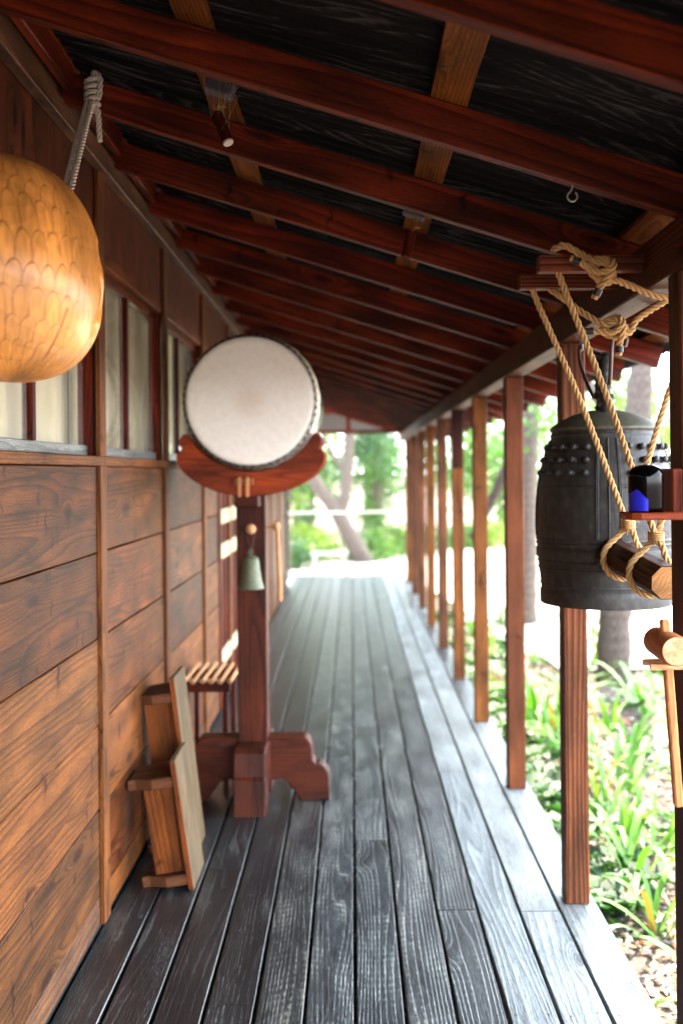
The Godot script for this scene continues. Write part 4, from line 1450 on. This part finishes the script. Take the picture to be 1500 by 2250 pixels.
func build_small_things() -> void:
	# shelf on the nearest post with a black jar
	var sh := thing("post_shelf", "small red-brown shelf with back board screwed to the dark post", "shelf", Vector3(0.72, 1.52, -2.36))
	var so := Shape.new()
	so.col = Color(1.0, 1.0, 1.0)
	var outl := PackedVector2Array([Vector2(0.066, -0.055), Vector2(-0.05, -0.055), Vector2(-0.07, -0.045), Vector2(-0.08, -0.025), Vector2(-0.08, 0.025), Vector2(-0.07, 0.045), Vector2(-0.05, 0.055), Vector2(0.066, 0.055)])
	so.prism(outl, 0.017, Transform3D(Basis.from_euler(Vector3(PI / 2, 0, 0)), Vector3.ZERO), 0.003)
	part("shelf_board", so, M.cradle_wood, sh)
	board("back_board", Vector3(0.026, 0.115, 0.10), Vector3(0.053, 0.053, -0.055), M.cradle_wood, sh, 1, Color(1.0, 1.0, 1.0), 0.004)
	board("side_board", Vector3(0.05, 0.115, 0.02), Vector3(0.090, 0.051, 0.010), M.cradle_wood, sh, 1, Color(1.0, 1.0, 1.0), 0.003)
	var j := thing("black_jar", "glossy black domed jar with blue label on the small shelf", "jar", Vector3(0.695, 1.529, -2.355))
	var js := Shape.new()
	var jp := []
	for k in 9:
		var a := PI / 2 * k / 8.0
		jp.append(Vector2(0.0412 * pow(sin(a), 0.75) + 0.0002, 0.082 + 0.030 * cos(a)))
	jp.append_array([Vector2(0.0413, 0.06), Vector2(0.0413, 0.012), Vector2(0.040, 0.0), Vector2(0.0005, 0.0005)])
	js.lathe(jp, 48)
	part("glass", js, M.jar_black, j)
	var lb := Shape.new()
	var ps := []
	var ns := []
	var us := []
	for q in 9:
		var a := deg_to_rad(100.0 + 9.0 * q)
		var top := [0.030, 0.036, 0.043, 0.050, 0.054, 0.050, 0.048, 0.046, 0.045][q] as float
		for r in 2:
			ps.append(Vector3(0.0422 * cos(a), 0.003 + (top - 0.003) * r, 0.0422 * sin(a)))
			ns.append(Vector3(cos(a), 0, sin(a)))
			us.append(Vector2(q, r))
	lb.grid(ps, ns, us, 9, 2)
	part("label_paper", lb, M.blue_label, j)
	# two pegs and the mallet resting on them
	for q in [[-2.392, "round wooden peg in the dark post on the bell side of the mallet handle"], [-2.338, "round wooden peg in the dark post on the open side of the mallet handle"]]:
		var pg := thing("wall_peg", q[1], "peg", Vector3(0.745, 1.166, q[0]), "pegs carrying the mallet")
		var s := Shape.new()
		s.tube([Vector3(-0.05, 0, 0), Vector3(-0.048, 0, 0), Vector3(0.06, 0, 0)], [0.0065, 0.0082, 0.0082], 12)
		s.col = Color(0.8, 0.55, 0.42)
		part("dowel", s, M.pale_wood, pg)
	var ml := thing("mallet", "wooden mallet with round pale head hanging on the pegs", "mallet", Vector3(0.742, 1.2105, -2.365))
	var hd := Shape.new()
	hd.col = Color(0.78, 0.52, 0.36)
	hd.tube([Vector3(0, 0, 0.078), Vector3(0, 0, 0.074), Vector3(0, 0, 0.02), Vector3(0, 0, -0.07), Vector3(0, 0, -0.076)], [0.033, 0.036, 0.0365, 0.034, 0.031], 28)
	part("head", hd, M.pale_wood, ml)
	var fc := Shape.new()
	fc.col = Color(1.12, 1.08, 1.0)
	fc.lathe([Vector2(0.0005, 0.0795), Vector2(0.02, 0.079), Vector2(0.0325, 0.0783)], 28, Transform3D(Basis.from_euler(Vector3(PI / 2, 0, 0)), Vector3.ZERO))
	part("end_grain", fc, M.pale_wood, ml)
	var hn := Shape.new()
	hn.col = Color(0.92, 0.66, 0.5)
	hn.box(Vector3(0.02, 0.445, 0.024), Transform3D(Basis.from_euler(Vector3(0, 0, deg_to_rad(3.8))), Vector3(0.011, -0.160, 0.0)), 0.004, 1)
	part("handle", hn, M.pale_wood, ml)
	# hanging fittings under the rafters
	for q in [[Vector3(0.222, 2.475, -3.36), 0.30, Color(1, 1, 1), "brown cylinder on a brass hook hanging from a bluish block under the rafters"], [Vector3(-0.352, 2.665, -2.76), -0.45, Color(0.5, 0.42, 0.38), "cobwebbed pale-ended cylinder hanging from a block under the rafters"]]:
		var c: Vector3 = q[0]
		var fx := thing("hanging_fitting", q[3], "fitting", c)
		board("block", Vector3(0.075, 0.045, 0.05), Vector3(0, 0.035, 0.0), M.blue_block, fx, 0, Color(1, 1, 1), 0.003, Vector3(0, 0, -atan(ROOF_SLOPE)))
		board("hanger", Vector3(0.03, 0.12, 0.03), Vector3(0.0, 0.115, -0.03), M.wall_wood, fx, 1, Color(0.8, 0.65, 0.45), 0.002)
		var bh := Shape.new()
		bh.tube(arc_path([Vector3(0.0, 0.02, 0.005), Vector3(0.0, -0.01, 0.008), Vector3(-0.008, -0.03, 0.01), Vector3(-0.012, -0.045, 0.012)]), [0.005], 8)
		bh.tube([Vector3(-0.008, -0.022, 0.01), Vector3(0.016, -0.026, 0.014)], [0.0035], 6)
		part("brass_hook", bh, M.brass, fx)
		var dirv := Vector3(-q[1] * 0.9, -1.0, 0.25).normalized()
		var cy := Shape.new()
		cy.col = q[2]
		var st := Vector3(-0.012, -0.042, 0.012)
		cy.tube([st, st + dirv * 0.004, st + dirv * 0.092, st + dirv * 0.095], [0.013, 0.016, 0.0165, 0.0145], 16)
		part("cylinder", cy, M.red_wood, fx)
		if q[1] < 0.0:
			var ed := Shape.new()
			ed.tube([st + dirv * 0.0955, st + dirv * 0.1005], [0.0155, 0.014], 16)
			part("pale_end", ed, M.cobweb_grey, fx)
			var wb := Shape.new()
			for k in 16:
				var a := Vector3(rng.randf_range(-0.045, 0.05), rng.randf_range(-0.02, 0.07), rng.randf_range(-0.03, 0.04))
				var b := st + dirv * rng.randf_range(0.0, 0.07) + Vector3(rng.randf_range(-0.02, 0.02), 0, rng.randf_range(-0.01, 0.02))
				wb.tube([a, a.lerp(b, 0.5) - Vector3(0, 0.008, 0), b], [0.0003], 3, false)
			part("cobweb", wb, M.cobweb_grey, fx)
	var hk := thing("screw_hook", "small round screw hook under a red-brown rafter", "hook", Vector3(0.541, 2.315, -2.415))
	var hs := Shape.new()
	var hp := [Vector3(0.004, 0.03, 0), Vector3(0.0, 0.0, 0)]
	for k in 12:
		var a := PI / 2 + 0.5 + (TAU - 1.2) * k / 11.0
		hp.append(Vector3(0.012 * cos(a), -0.022 + 0.012 * sin(a), 0))
	hs.tube(arc_path(hp, 0.003), [0.0024], 6)
	part("wire", hs, M.zinc, hk)


# ---------------------------------------------------------------- the garden
func build_ground() -> void:
	var s := Shape.new()
	var ps := []
	var ns := []
	var us := []
	var fn := FastNoiseLite.new()
	fn.seed = 4
	fn.frequency = 0.35
	var xs := [-420.0, -60.0, -20.0, -6.0, -1.5]
	var x := 0.6
	while x < 12.0:
		xs.append(x)
		x += 0.3
	xs.append_array([16.0, 30.0, 80.0, 420.0])
	var zs := [420.0, 60.0, 20.0, 6.0, 1.0]
	var z := 0.0
	while z > -26.0:
		zs.append(z)
		z -= 0.35
	zs.append_array([-34.0, -60.0, -120.0, -420.0])
	for zz in zs:
		for xx in xs:
			var h: float = GROUND_Y + (0.05 * fn.get_noise_2d(xx, zz) if xx > 0.9 and xx < 14.0 and zz < 0.5 and zz > -30.0 else 0.0)
			ps.append(Vector3(xx, h, zz))
			ns.append(Vector3.UP)
			us.append(Vector2(xx, zz))
	s.grid(ps, ns, us, zs.size(), xs.size())
	var g := part("ground", s, M.ground_soil, self)
	g.set_meta("kind", "structure")
	# pale gravel court beyond the planting
	var p := Shape.new()
	var pts := PackedVector2Array()
	var corners := [Vector2(2.0, -9.6), Vector2(9.0, -9.0), Vector2(17.0, -8.5), Vector2(18.0, -18.0), Vector2(18.0, -28.0), Vector2(5.0, -28.5), Vector2(-7.0, -28.0), Vector2(-7.0, -16.7), Vector2(-2.0, -16.5), Vector2(1.2, -16.5), Vector2(1.45, -14.0), Vector2(1.5, -11.8)]
	for k in corners.size():
		var ca: Vector2 = corners[k]
		var cb: Vector2 = corners[(k + 1) % corners.size()]
		for q in 6:
			pts.append(ca.lerp(cb, q / 6.0) + Vector2(rng.randf_range(-0.12, 0.12), rng.randf_range(-0.08, 0.08)))
	var tri := Geometry2D.triangulate_polygon(pts)
	for k in range(0, tri.size(), 3):
		var q := []
		var u := []
		for e in 3:
			q.append(Vector3(pts[tri[k + e]].x, GROUND_Y + 0.06, pts[tri[k + e]].y))
			u.append(pts[tri[k + e]])
		p.poly(q, Vector3.UP, u)
	var gp := part("gravel_path", p, M.gravel, self)
	gp.set_meta("kind", "structure")
	# dry leaves lying on the soil
	var lf := Shape.new()
	lf.poly([Vector3(-0.5, 0.02, 0), Vector3(0, 0.16, 0.22), Vector3(0.5, 0.05, 0)], Vector3(0, 1, 0.2).normalized(), [Vector2.ZERO, Vector2.ZERO, Vector2.ZERO])
	lf.poly([Vector3(-0.5, 0.02, 0), Vector3(0, 0.10, -0.22), Vector3(0.5, 0.05, 0)], Vector3(0, 1, -0.2).normalized(), [Vector2.ZERO, Vector2.ZERO, Vector2.ZERO])
	var mm := MultiMesh.new()
	mm.transform_format = MultiMesh.TRANSFORM_3D
	mm.use_colors = true
	mm.mesh = lf.mesh(M.litter)
	mm.instance_count = 14000
	var cols := [Color(0.20, 0.12, 0.08), Color(0.30, 0.20, 0.14), Color(0.36, 0.28, 0.22), Color(0.42, 0.36, 0.31), Color(0.40, 0.14, 0.06), Color(0.16, 0.11, 0.09), Color(0.24, 0.21, 0.20)]
	for k in 14000:
		var d := 1.6 + 9.5 * pow(rng.randf(), 1.5)
		var xx := 0.95 + rng.randf() * (0.36 * d + 0.8)
		var sc := rng.randf_range(0.03, 0.075)
		var b := Basis.from_euler(Vector3(rng.randf_range(-0.6, 0.6), rng.randf() * TAU, rng.randf_range(-0.5, 0.5))).scaled(Vector3(sc, sc, sc * rng.randf_range(0.6, 1.3)))
		mm.set_instance_transform(k, Transform3D(b, Vector3(xx, GROUND_Y + 0.05 * fn.get_noise_2d(xx, -d) + rng.randf_range(0.005, 0.03), -d)))
		mm.set_instance_color(k, cols[rng.randi() % cols.size()] * rng.randf_range(0.7, 1.3))
	var li := MultiMeshInstance3D.new()
	li.name = "leaf_litter"
	li.multimesh = mm
	add_child(li)
	tag(li, "dry brown leaf litter and bark chips covering the garden soil", "leaf litter", "", "stuff")


func blade(s: Shape, root: Vector3, yaw: float, length: float, rise: float, droop: float, wide: float, seg := 7) -> void:
	# one strap leaf arching out from root
	var dirv := Vector3(cos(yaw), 0, sin(yaw))
	var sd := Vector3(-sin(yaw), 0, cos(yaw))
	var ps := []
	var ns := []
	var us := []
	for k in seg + 1:
		var t := float(k) / seg
		var out := length * (t * cos(rise) + 0.16 * t * t * droop)
		var up := length * (t * sin(rise) - 0.55 * droop * t * t * t)
		var c := root + dirv * out + Vector3(0, up, 0)
		var w := wide * (0.65 + 0.7 * sin(PI * (0.18 + 0.72 * t))) * 0.5 * (1.0 - pow(t, 6.0) * 0.96)
		var tilt := 0.3 * w
		ps.append_array([c - sd * w + Vector3(0, tilt, 0), c, c + sd * w + Vector3(0, tilt, 0)])
		var tn := (dirv * cos(rise) + Vector3(0, sin(rise) - 1.6 * droop * t * t, 0)).normalized()
		var nn := sd.cross(tn).normalized()
		if nn.y < 0.0:
			nn = -nn
		ns.append_array([(nn + sd * 0.35).normalized(), nn, (nn - sd * 0.35).normalized()])
		us.append_array([Vector2(0, t), Vector2(0.5, t), Vector2(1, t)])
	s.grid(ps, ns, us, seg + 1, 3)


func build_plants() -> void:
	var variants := []
	for m in ["blade_green", "blade_pale", "leaf_lime", "blade_dry"]:
		for k in 5:
			var s := Shape.new()
			s.col = Color(1, 1, 1) * [0.85, 1.0, 1.15, 0.95, 1.05][k]
			blade(s, Vector3.ZERO, 0.0, 0.52 + 0.05 * k, [1.25, 1.05, 0.9, 1.15, 0.75][k], [0.5, 0.85, 1.0, 0.7, 0.9][k], 0.026)
			variants.append(s.mesh(M[m]))
	var spots := [[1.16, 4.15], [1.10, 4.75], [1.24, 3.35], [1.42, 3.72], [1.15, 5.6], [1.45, 5.0], [1.62, 6.0], [1.2, 6.5], [1.8, 6.9], [1.28, 7.6], [2.15, 6.6], [1.75, 8.2], [1.3, 8.8], [2.3, 7.9], [1.9, 5.75], [2.7, 8.7], [1.25, 10.2], [1.75, 9.9], [2.3, 9.6], [1.2, 11.7], [3.0, 9.9], [2.6, 11.0], [1.5, 4.35], [1.35, 13.2], [1.85, 12.4], [1.12, 5.15], [1.13, 6.05], [1.42, 6.95], [1.14, 7.05], [1.15, 8.2], [1.9, 7.4], [1.55, 7.9]]
	for k in spots.size():
		var x: float = maxf(spots[k][0], 1.26 if spots[k][1] < 5.0 else 1.36) + 0.04 * (k % 3)
		var d: float = spots[k][1]
		var p := thing("strap_leaf_plant", "clump of arching green strap-shaped leaves growing beside the deck", "plant", Vector3(x, GROUND_Y + 0.005, -d), "strap-leaved plants in the garden")
		p.rotation.y = rng.randf() * TAU
		var sz := rng.randf_range(0.8, 1.12)
		for q in (12 if d < 7.2 else 10):
			var pick: int = rng.randi() % 5 + (0 if rng.randf() < 0.55 else ([5, 5, 5, 10, 15][rng.randi() % 5]))
			var b := Basis.from_euler(Vector3(rng.randf_range(-0.1, 0.1), rng.randf() * TAU, rng.randf_range(-0.12, 0.18))).scaled(Vector3.ONE * sz * rng.randf_range(0.7, 1.15))
			put("leaf", variants[pick], p, Transform3D(b, Vector3(rng.randf_range(-0.07, 0.07), 0, rng.randf_range(-0.07, 0.07))))


func build_ground_cover() -> void:
	var s := Shape.new()
	for k in 7:
		var a := TAU * k / 7.0 + 0.3 * sin(k * 5.0)
		var dirv := Vector3(cos(a), 0.35, sin(a)).normalized()
		var sd := Vector3(-sin(a), 0, cos(a))
		var c := dirv * 0.075 + Vector3(0, 0.03, 0)
		s.col = Color(1, 1, 1) * (0.8 + 0.06 * k)
		s.poly([dirv * 0.03, c + sd * 0.028, dirv * 0.13 + Vector3(0, 0.012, 0), c - sd * 0.028], Vector3(-dirv.x * 0.3, 1, -dirv.z * 0.3).normalized(), [Vector2.ZERO, Vector2.ZERO, Vector2.ZERO, Vector2.ZERO])
	var mm := MultiMesh.new()
	mm.transform_format = MultiMesh.TRANSFORM_3D
	mm.use_colors = true
	mm.mesh = s.mesh(M.leaf_dark)
	mm.instance_count = 380
	for k in 380:
		var d := 4.3 + 9.0 * pow(rng.randf(), 1.3)
		var x := 0.98 + absf(rng.randfn()) * 0.22 + (rng.randf() * 0.25 * d if rng.randf() < 0.3 else 0.0)
		mm.set_instance_transform(k, Transform3D(Basis.from_euler(Vector3(rng.randf_range(-0.3, 0.3), rng.randf() * TAU, rng.randf_range(-0.3, 0.3))).scaled(Vector3.ONE * rng.randf_range(0.6, 1.3)), Vector3(x, GROUND_Y + rng.randf_range(0.0, 0.09), -d)))
		mm.set_instance_color(k, Color(1, 1, 1) * rng.randf_range(0.5, 1.2))
	var o := MultiMeshInstance3D.new()
	o.name = "ground_cover"
	o.multimesh = mm
	add_child(o)
	tag(o, "low dark green ground cover leaves under the strap-leaved plants", "ground cover", "", "stuff")


func leaf_cluster(m: Material, sd: int, size: float, spread: float, cnt: int) -> Mesh:
	var r := RandomNumberGenerator.new()
	r.seed = sd
	var s := Shape.new()
	for k in cnt:
		var c := Vector3(r.randfn(), r.randfn(), r.randfn()) * spread * 0.5
		var b := Basis.from_euler(Vector3(r.randf() * TAU, r.randf() * TAU, r.randf() * TAU))
		var l := size * r.randf_range(0.7, 1.25)
		var a0 := c - b.x * l * 0.5
		var a1 := c + b.x * l * 0.5
		var w := b.z * l * 0.27
		var up := b.y
		s.col = Color(1, 1, 1) * r.randf_range(0.75, 1.2)
		s.poly([a0, c + w + up * l * 0.06, a1], up, [Vector2.ZERO, Vector2.ZERO, Vector2.ZERO])
		s.poly([a0, c - w + up * l * 0.06, a1], up, [Vector2.ZERO, Vector2.ZERO, Vector2.ZERO])
	return s.mesh(m)


func tree(called: String, label: String, limbs: Array, clumps: Array, m: Array, per: int, leaf: float, group := "") -> void:
	# limbs: arrays of [point, radius]; clumps: [centre, radii]
	var base: Vector3 = limbs[0][0][0]
	var o := thing(called, label, "tree", base, group)
	for k in limbs.size():
		var pts := []
		for q in limbs[k]:
			pts.append(q[0] - base)
		var path := arc_path(pts, 0.12)
		var rad := []
		for q in path.size():
			var f: float = float(q) / (path.size() - 1) * (limbs[k].size() - 1)
			var i: int = mini(int(f), limbs[k].size() - 2)
			rad.append(lerpf(limbs[k][i][1], limbs[k][i + 1][1], f - i) * (1.0 + 0.06 * sin(q * 1.7 + k)))
		var s := Shape.new()
		s.tube(path, rad, 12)
		part("trunk" if k == 0 else "limb", s, M.bark, o)
	var total := 0
	for q in clumps:
		total += int(per * q[2]) if q.size() > 2 else per
	var mm := MultiMesh.new()
	mm.transform_format = MultiMesh.TRANSFORM_3D
	mm.use_colors = true
	mm.mesh = leaf_cluster(M[m[0]], 100 + names.get("tree_seed", 0), leaf, leaf * 2.6, 9)
	names["tree_seed"] = names.get("tree_seed", 0) + 1
	mm.instance_count = total
	var at := 0
	for q in clumps:
		var cnt: int = int(per * q[2]) if q.size() > 2 else per
		var subs := []
		for k in maxi(4, cnt / 22):
			var dv := Vector3(rng.randfn(), rng.randfn(), rng.randfn()).normalized() * pow(rng.randf(), 0.45)
			subs.append(dv)
		for k in cnt:
			var sb: Vector3 = subs[rng.randi() % subs.size()]
			var dv := sb + Vector3(rng.randfn(), rng.randfn() * 0.7, rng.randfn()) * 0.19
			var p: Vector3 = q[0] - base + dv * q[1]
			var sc := rng.randf_range(0.75, 1.3)
			mm.set_instance_transform(at, Transform3D(Basis.from_euler(Vector3(rng.randf() * TAU, rng.randf() * TAU, 0)).scaled(Vector3.ONE * sc), p))
			mm.set_instance_color(at, Color(1, 1, 1) * rng.randf_range(0.7, 1.25))
			at += 1
	var c := MultiMeshInstance3D.new()
	c.name = "crown"
	c.multimesh = mm
	c.set_meta("kind", "stuff")
	o.add_child(c, true)


func build_trees() -> void:
	var g := GROUND_Y
	# leaning oak beyond the end of the deck
	tree("leaning_oak", "leaning forked oak trunk beyond the far end of the deck", [
		[[Vector3(0.30, g, -21.0), 0.20], [Vector3(0.0, 0.2, -21.0), 0.17], [Vector3(-0.36, 0.85, -21.0), 0.15], [Vector3(-0.72, 1.35, -21.1), 0.12], [Vector3(-1.15, 2.1, -21.2), 0.10], [Vector3(-1.6, 3.6, -21.4), 0.07]],
		[[Vector3(-0.25, 0.70, -21.0), 0.13], [Vector3(-0.12, 1.3, -21.05), 0.12], [Vector3(-0.05, 2.2, -21.1), 0.11], [Vector3(0.1, 3.8, -21.2), 0.08], [Vector3(0.5, 5.2, -21.4), 0.05]],
		[[Vector3(-0.08, 1.55, -21.05), 0.07], [Vector3(-0.45, 2.1, -21.2), 0.05], [Vector3(-0.8, 2.9, -21.4), 0.04]],
	], [[Vector3(-1.6, 4.6, -21.4), Vector3(2.0, 1.3, 2.0)], [Vector3(0.8, 4.9, -21.6), Vector3(2.2, 1.4, 2.0)], [Vector3(0.35, 2.5, -22.2), Vector3(0.9, 0.8, 0.8), 0.5], [Vector3(-1.3, 1.4, -23.0), Vector3(0.7, 0.9, 0.7), 0.4], [Vector3(0.2, 1.7, -24.5), Vector3(1.8, 0.9, 0.8), 0.7]], ["leaf_dark"], 420, 0.10)
	tree("ivy_tree", "upright tree trunk wrapped in green ivy beyond the deck end", [
		[[Vector3(0.60, g, -23.5), 0.15], [Vector3(0.60, 0.8, -23.5), 0.14], [Vector3(0.63, 1.7, -23.5), 0.13], [Vector3(0.75, 3.4, -23.6), 0.11], [Vector3(0.95, 5.5, -23.8), 0.07]],
	], [[Vector3(0.6, 0.3, -23.45), Vector3(0.20, 0.75, 0.22), 0.45], [Vector3(0.66, 1.5, -23.45), Vector3(0.30, 0.5, 0.25), 0.4], [Vector3(1.2, 2.6, -23.9), Vector3(1.0, 0.9, 0.8), 0.5], [Vector3(0.8, 5.4, -23.8), Vector3(2.2, 1.5, 2.0), 1.0]], ["leaf_green"], 280, 0.10)
	tree("slender_tree", "slender tree with lime green leaves near the wall end", [
		[[Vector3(-1.55, g, -22.0), 0.08], [Vector3(-1.42, 0.8, -22.0), 0.075], [Vector3(-1.35, 2.0, -22.1), 0.06], [Vector3(-1.5, 3.6, -22.2), 0.04]],
	], [[Vector3(-1.35, 1.6, -22.6), Vector3(0.8, 0.9, 0.7), 0.6], [Vector3(-1.5, 0.3, -22.8), Vector3(0.8, 0.5, 0.6), 0.4], [Vector3(-1.7, 3.6, -22.4), Vector3(1.4, 1.0, 1.2), 0.8]], ["leaf_lime"], 240, 0.10)
	# trees to the right of the posts
	tree("grey_oak", "thick pale grey oak rising beside the bell", [
		[[Vector3(2.40, g, -9.2), 0.17], [Vector3(2.42, 0.35, -9.2), 0.135], [Vector3(2.52, 1.2, -9.2), 0.13], [Vector3(2.66, 2.3, -9.2), 0.10], [Vector3(2.75, 3.6, -9.3), 0.08], [Vector3(2.7, 5.4, -9.5), 0.05]],
		[[Vector3(2.6, 1.8, -9.2), 0.07], [Vector3(2.3, 2.4, -9.5), 0.05], [Vector3(1.9, 3.2, -10.0), 0.035]],
	], [[Vector3(2.8, 5.4, -9.6), Vector3(2.2, 1.2, 2.0), 0.35], [Vector3(2.75, 2.35, -11.4), Vector3(0.8, 0.5, 0.8), 0.25]], ["leaf_green"], 380, 0.09)
	tree("twin_oak", "lichen grey oak with a slanting mossy limb behind the posts", [
		[[Vector3(2.15, g, -12.5), 0.16], [Vector3(2.18, 0.8, -12.5), 0.14], [Vector3(2.20, 1.8, -12.5), 0.13], [Vector3(2.32, 3.2, -12.6), 0.10], [Vector3(2.5, 5.2, -12.8), 0.06]],
		[[Vector3(1.55, 0.75, -12.9), 0.05], [Vector3(1.75, 1.15, -12.8), 0.06], [Vector3(2.0, 1.75, -12.6), 0.07], [Vector3(2.2, 2.2, -12.5), 0.06]],
	], [[Vector3(2.5, 5.0, -12.9), Vector3(2.4, 1.3, 2.2), 0.35], [Vector3(1.9, 1.75, -14.0), Vector3(0.8, 0.7, 0.8), 0.4], [Vector3(3.0, 1.5, -14.2), Vector3(1.0, 0.7, 0.9), 0.4]], ["leaf_green"], 380, 0.10)
	# the wood behind: each tree its own
	var kinds := [["broad_tree", "leaf_green", "broad green tree in the row of trees behind the garden"], ["dark_tree", "leaf_dark", "dark blue-green tree in the row of trees behind the garden"], ["bright_tree", "leaf_lime", "bright yellow-green tree in the row of trees behind the garden"]]
	for k in 15:
		var d := 27.0 + (k * 7 % 5) * 2.4
		var x := -6.0 + k * 1.75 + rng.randf_range(-0.6, 0.6)
		var kd: Array = kinds[[0, 1, 0, 2, 1][k % 5]]
		var h := rng.randf_range(4.0, 6.5)
		tree(kd[0], kd[2], [[[Vector3(x, g, -d), 0.16], [Vector3(x + 0.1, h * 0.4, -d), 0.13], [Vector3(x + rng.randf_range(-0.5, 0.5), h, -d), 0.06]]],
			[[Vector3(x, h * 0.80, -d), Vector3(2.3, 1.9, 2.0), 0.9], [Vector3(x + rng.randf_range(-1, 1), h * 0.36, -d + 0.6), Vector3(1.7, 1.5, 1.4), 0.5]], [kd[1]], 560, 0.13, "trees behind the garden")
	# low shrubs under them
	for k in 11:
		var d := 20.0 + (k * 5 % 4) * 1.6
		var x := [-1.9, -0.75, 1.4, 2.6, 4.4, 6.3, 8.0, 3.4, -1.35, 0.35, 1.05][k] as float
		var sh := thing("round_shrub", "low round green shrub in front of the trees", "shrub", Vector3(x, g, -d), "shrubs behind the garden")
		var mm := MultiMesh.new()
		mm.transform_format = MultiMesh.TRANSFORM_3D
		mm.use_colors = true
		mm.mesh = leaf_cluster(M[["leaf_green", "leaf_lime", "leaf_dark"][k % 3]], 300 + k, 0.10, 0.24, 9)
		mm.instance_count = 170
		for q in 170:
			var dv := Vector3(rng.randfn(), absf(rng.randfn()), rng.randfn()).normalized() * pow(rng.randf(), 0.4)
			mm.set_instance_transform(q, Transform3D(Basis.from_euler(Vector3(rng.randf() * TAU, rng.randf() * TAU, 0)), dv * Vector3(0.75, 0.62, 0.6) + Vector3(0, 0.05, 0)))
			mm.set_instance_color(q, Color(1, 1, 1) * rng.randf_range(0.7, 1.25))
		var c := MultiMeshInstance3D.new()
		c.name = "foliage"
		c.multimesh = mm
		c.set_meta("kind", "stuff")
		sh.add_child(c, true)
		var st := Shape.new()
		st.tube([Vector3(0, 0, 0), Vector3(0.03, 0.4, 0)], [0.03, 0.015], 6)
		part("stem", st, M.bark, sh)
	# table and rail beyond the deck
	var t := thing("garden_table", "small garden table with pale top beyond the deck end", "table", Vector3(-0.45, g, -19.6))
	board("table_top", Vector3(0.72, 0.05, 0.6), Vector3(0, 0.37, 0), M.deck_grey, t, 0, Color(1.0, 0.9, 0.8))
	for q in [[-0.28, 0.2], [0.28, 0.2], [-0.28, -0.2], [0.28, -0.2]]:
		board("leg", Vector3(0.09, 0.345, 0.09), Vector3(q[0], 0.1725, q[1]), M.deck_grey, t, 1, Color(1.0, 0.9, 0.8))
	var rl := thing("garden_rail", "pale horizontal rail on thin posts beyond the deck end", "rail", Vector3(-0.2, g, -18.0))
	var rs := Shape.new()
	rs.tube([Vector3(-2.2, 1.245, 0), Vector3(0.0, 1.235, 0), Vector3(1.3, 1.25, 0)], [0.014], 8)
	part("rail", rs, M.zinc, rl)
	for x in [-2.0, -0.93, 1.22]:
		var pp := Shape.new()
		pp.tube([Vector3(x, 0, 0), Vector3(x, 1.24, 0)], [0.014], 8)
		part("upright", pp, M.iron, rl)
	var fe := thing("wire_fence", "thin wire fence on slim posts crossing the bright gravel", "fence", Vector3(3.5, g, -12.0))
	for y in [0.85, 0.62]:
		var w := Shape.new()
		w.tube(arc_path([Vector3(-2.2, y, 0), Vector3(-0.2, y - 0.02, 0), Vector3(1.8, y, 0), Vector3(4.0, y - 0.02, 0)], 0.2), [0.007], 6)
		part("wire", w, M.iron, fe)
	for x in [-2.2, 1.8, 4.0]:
		var pp := Shape.new()
		pp.tube([Vector3(x, 0, 0), Vector3(x, 0.95, 0)], [0.02], 8)
		part("upright", pp, M.iron, fe)
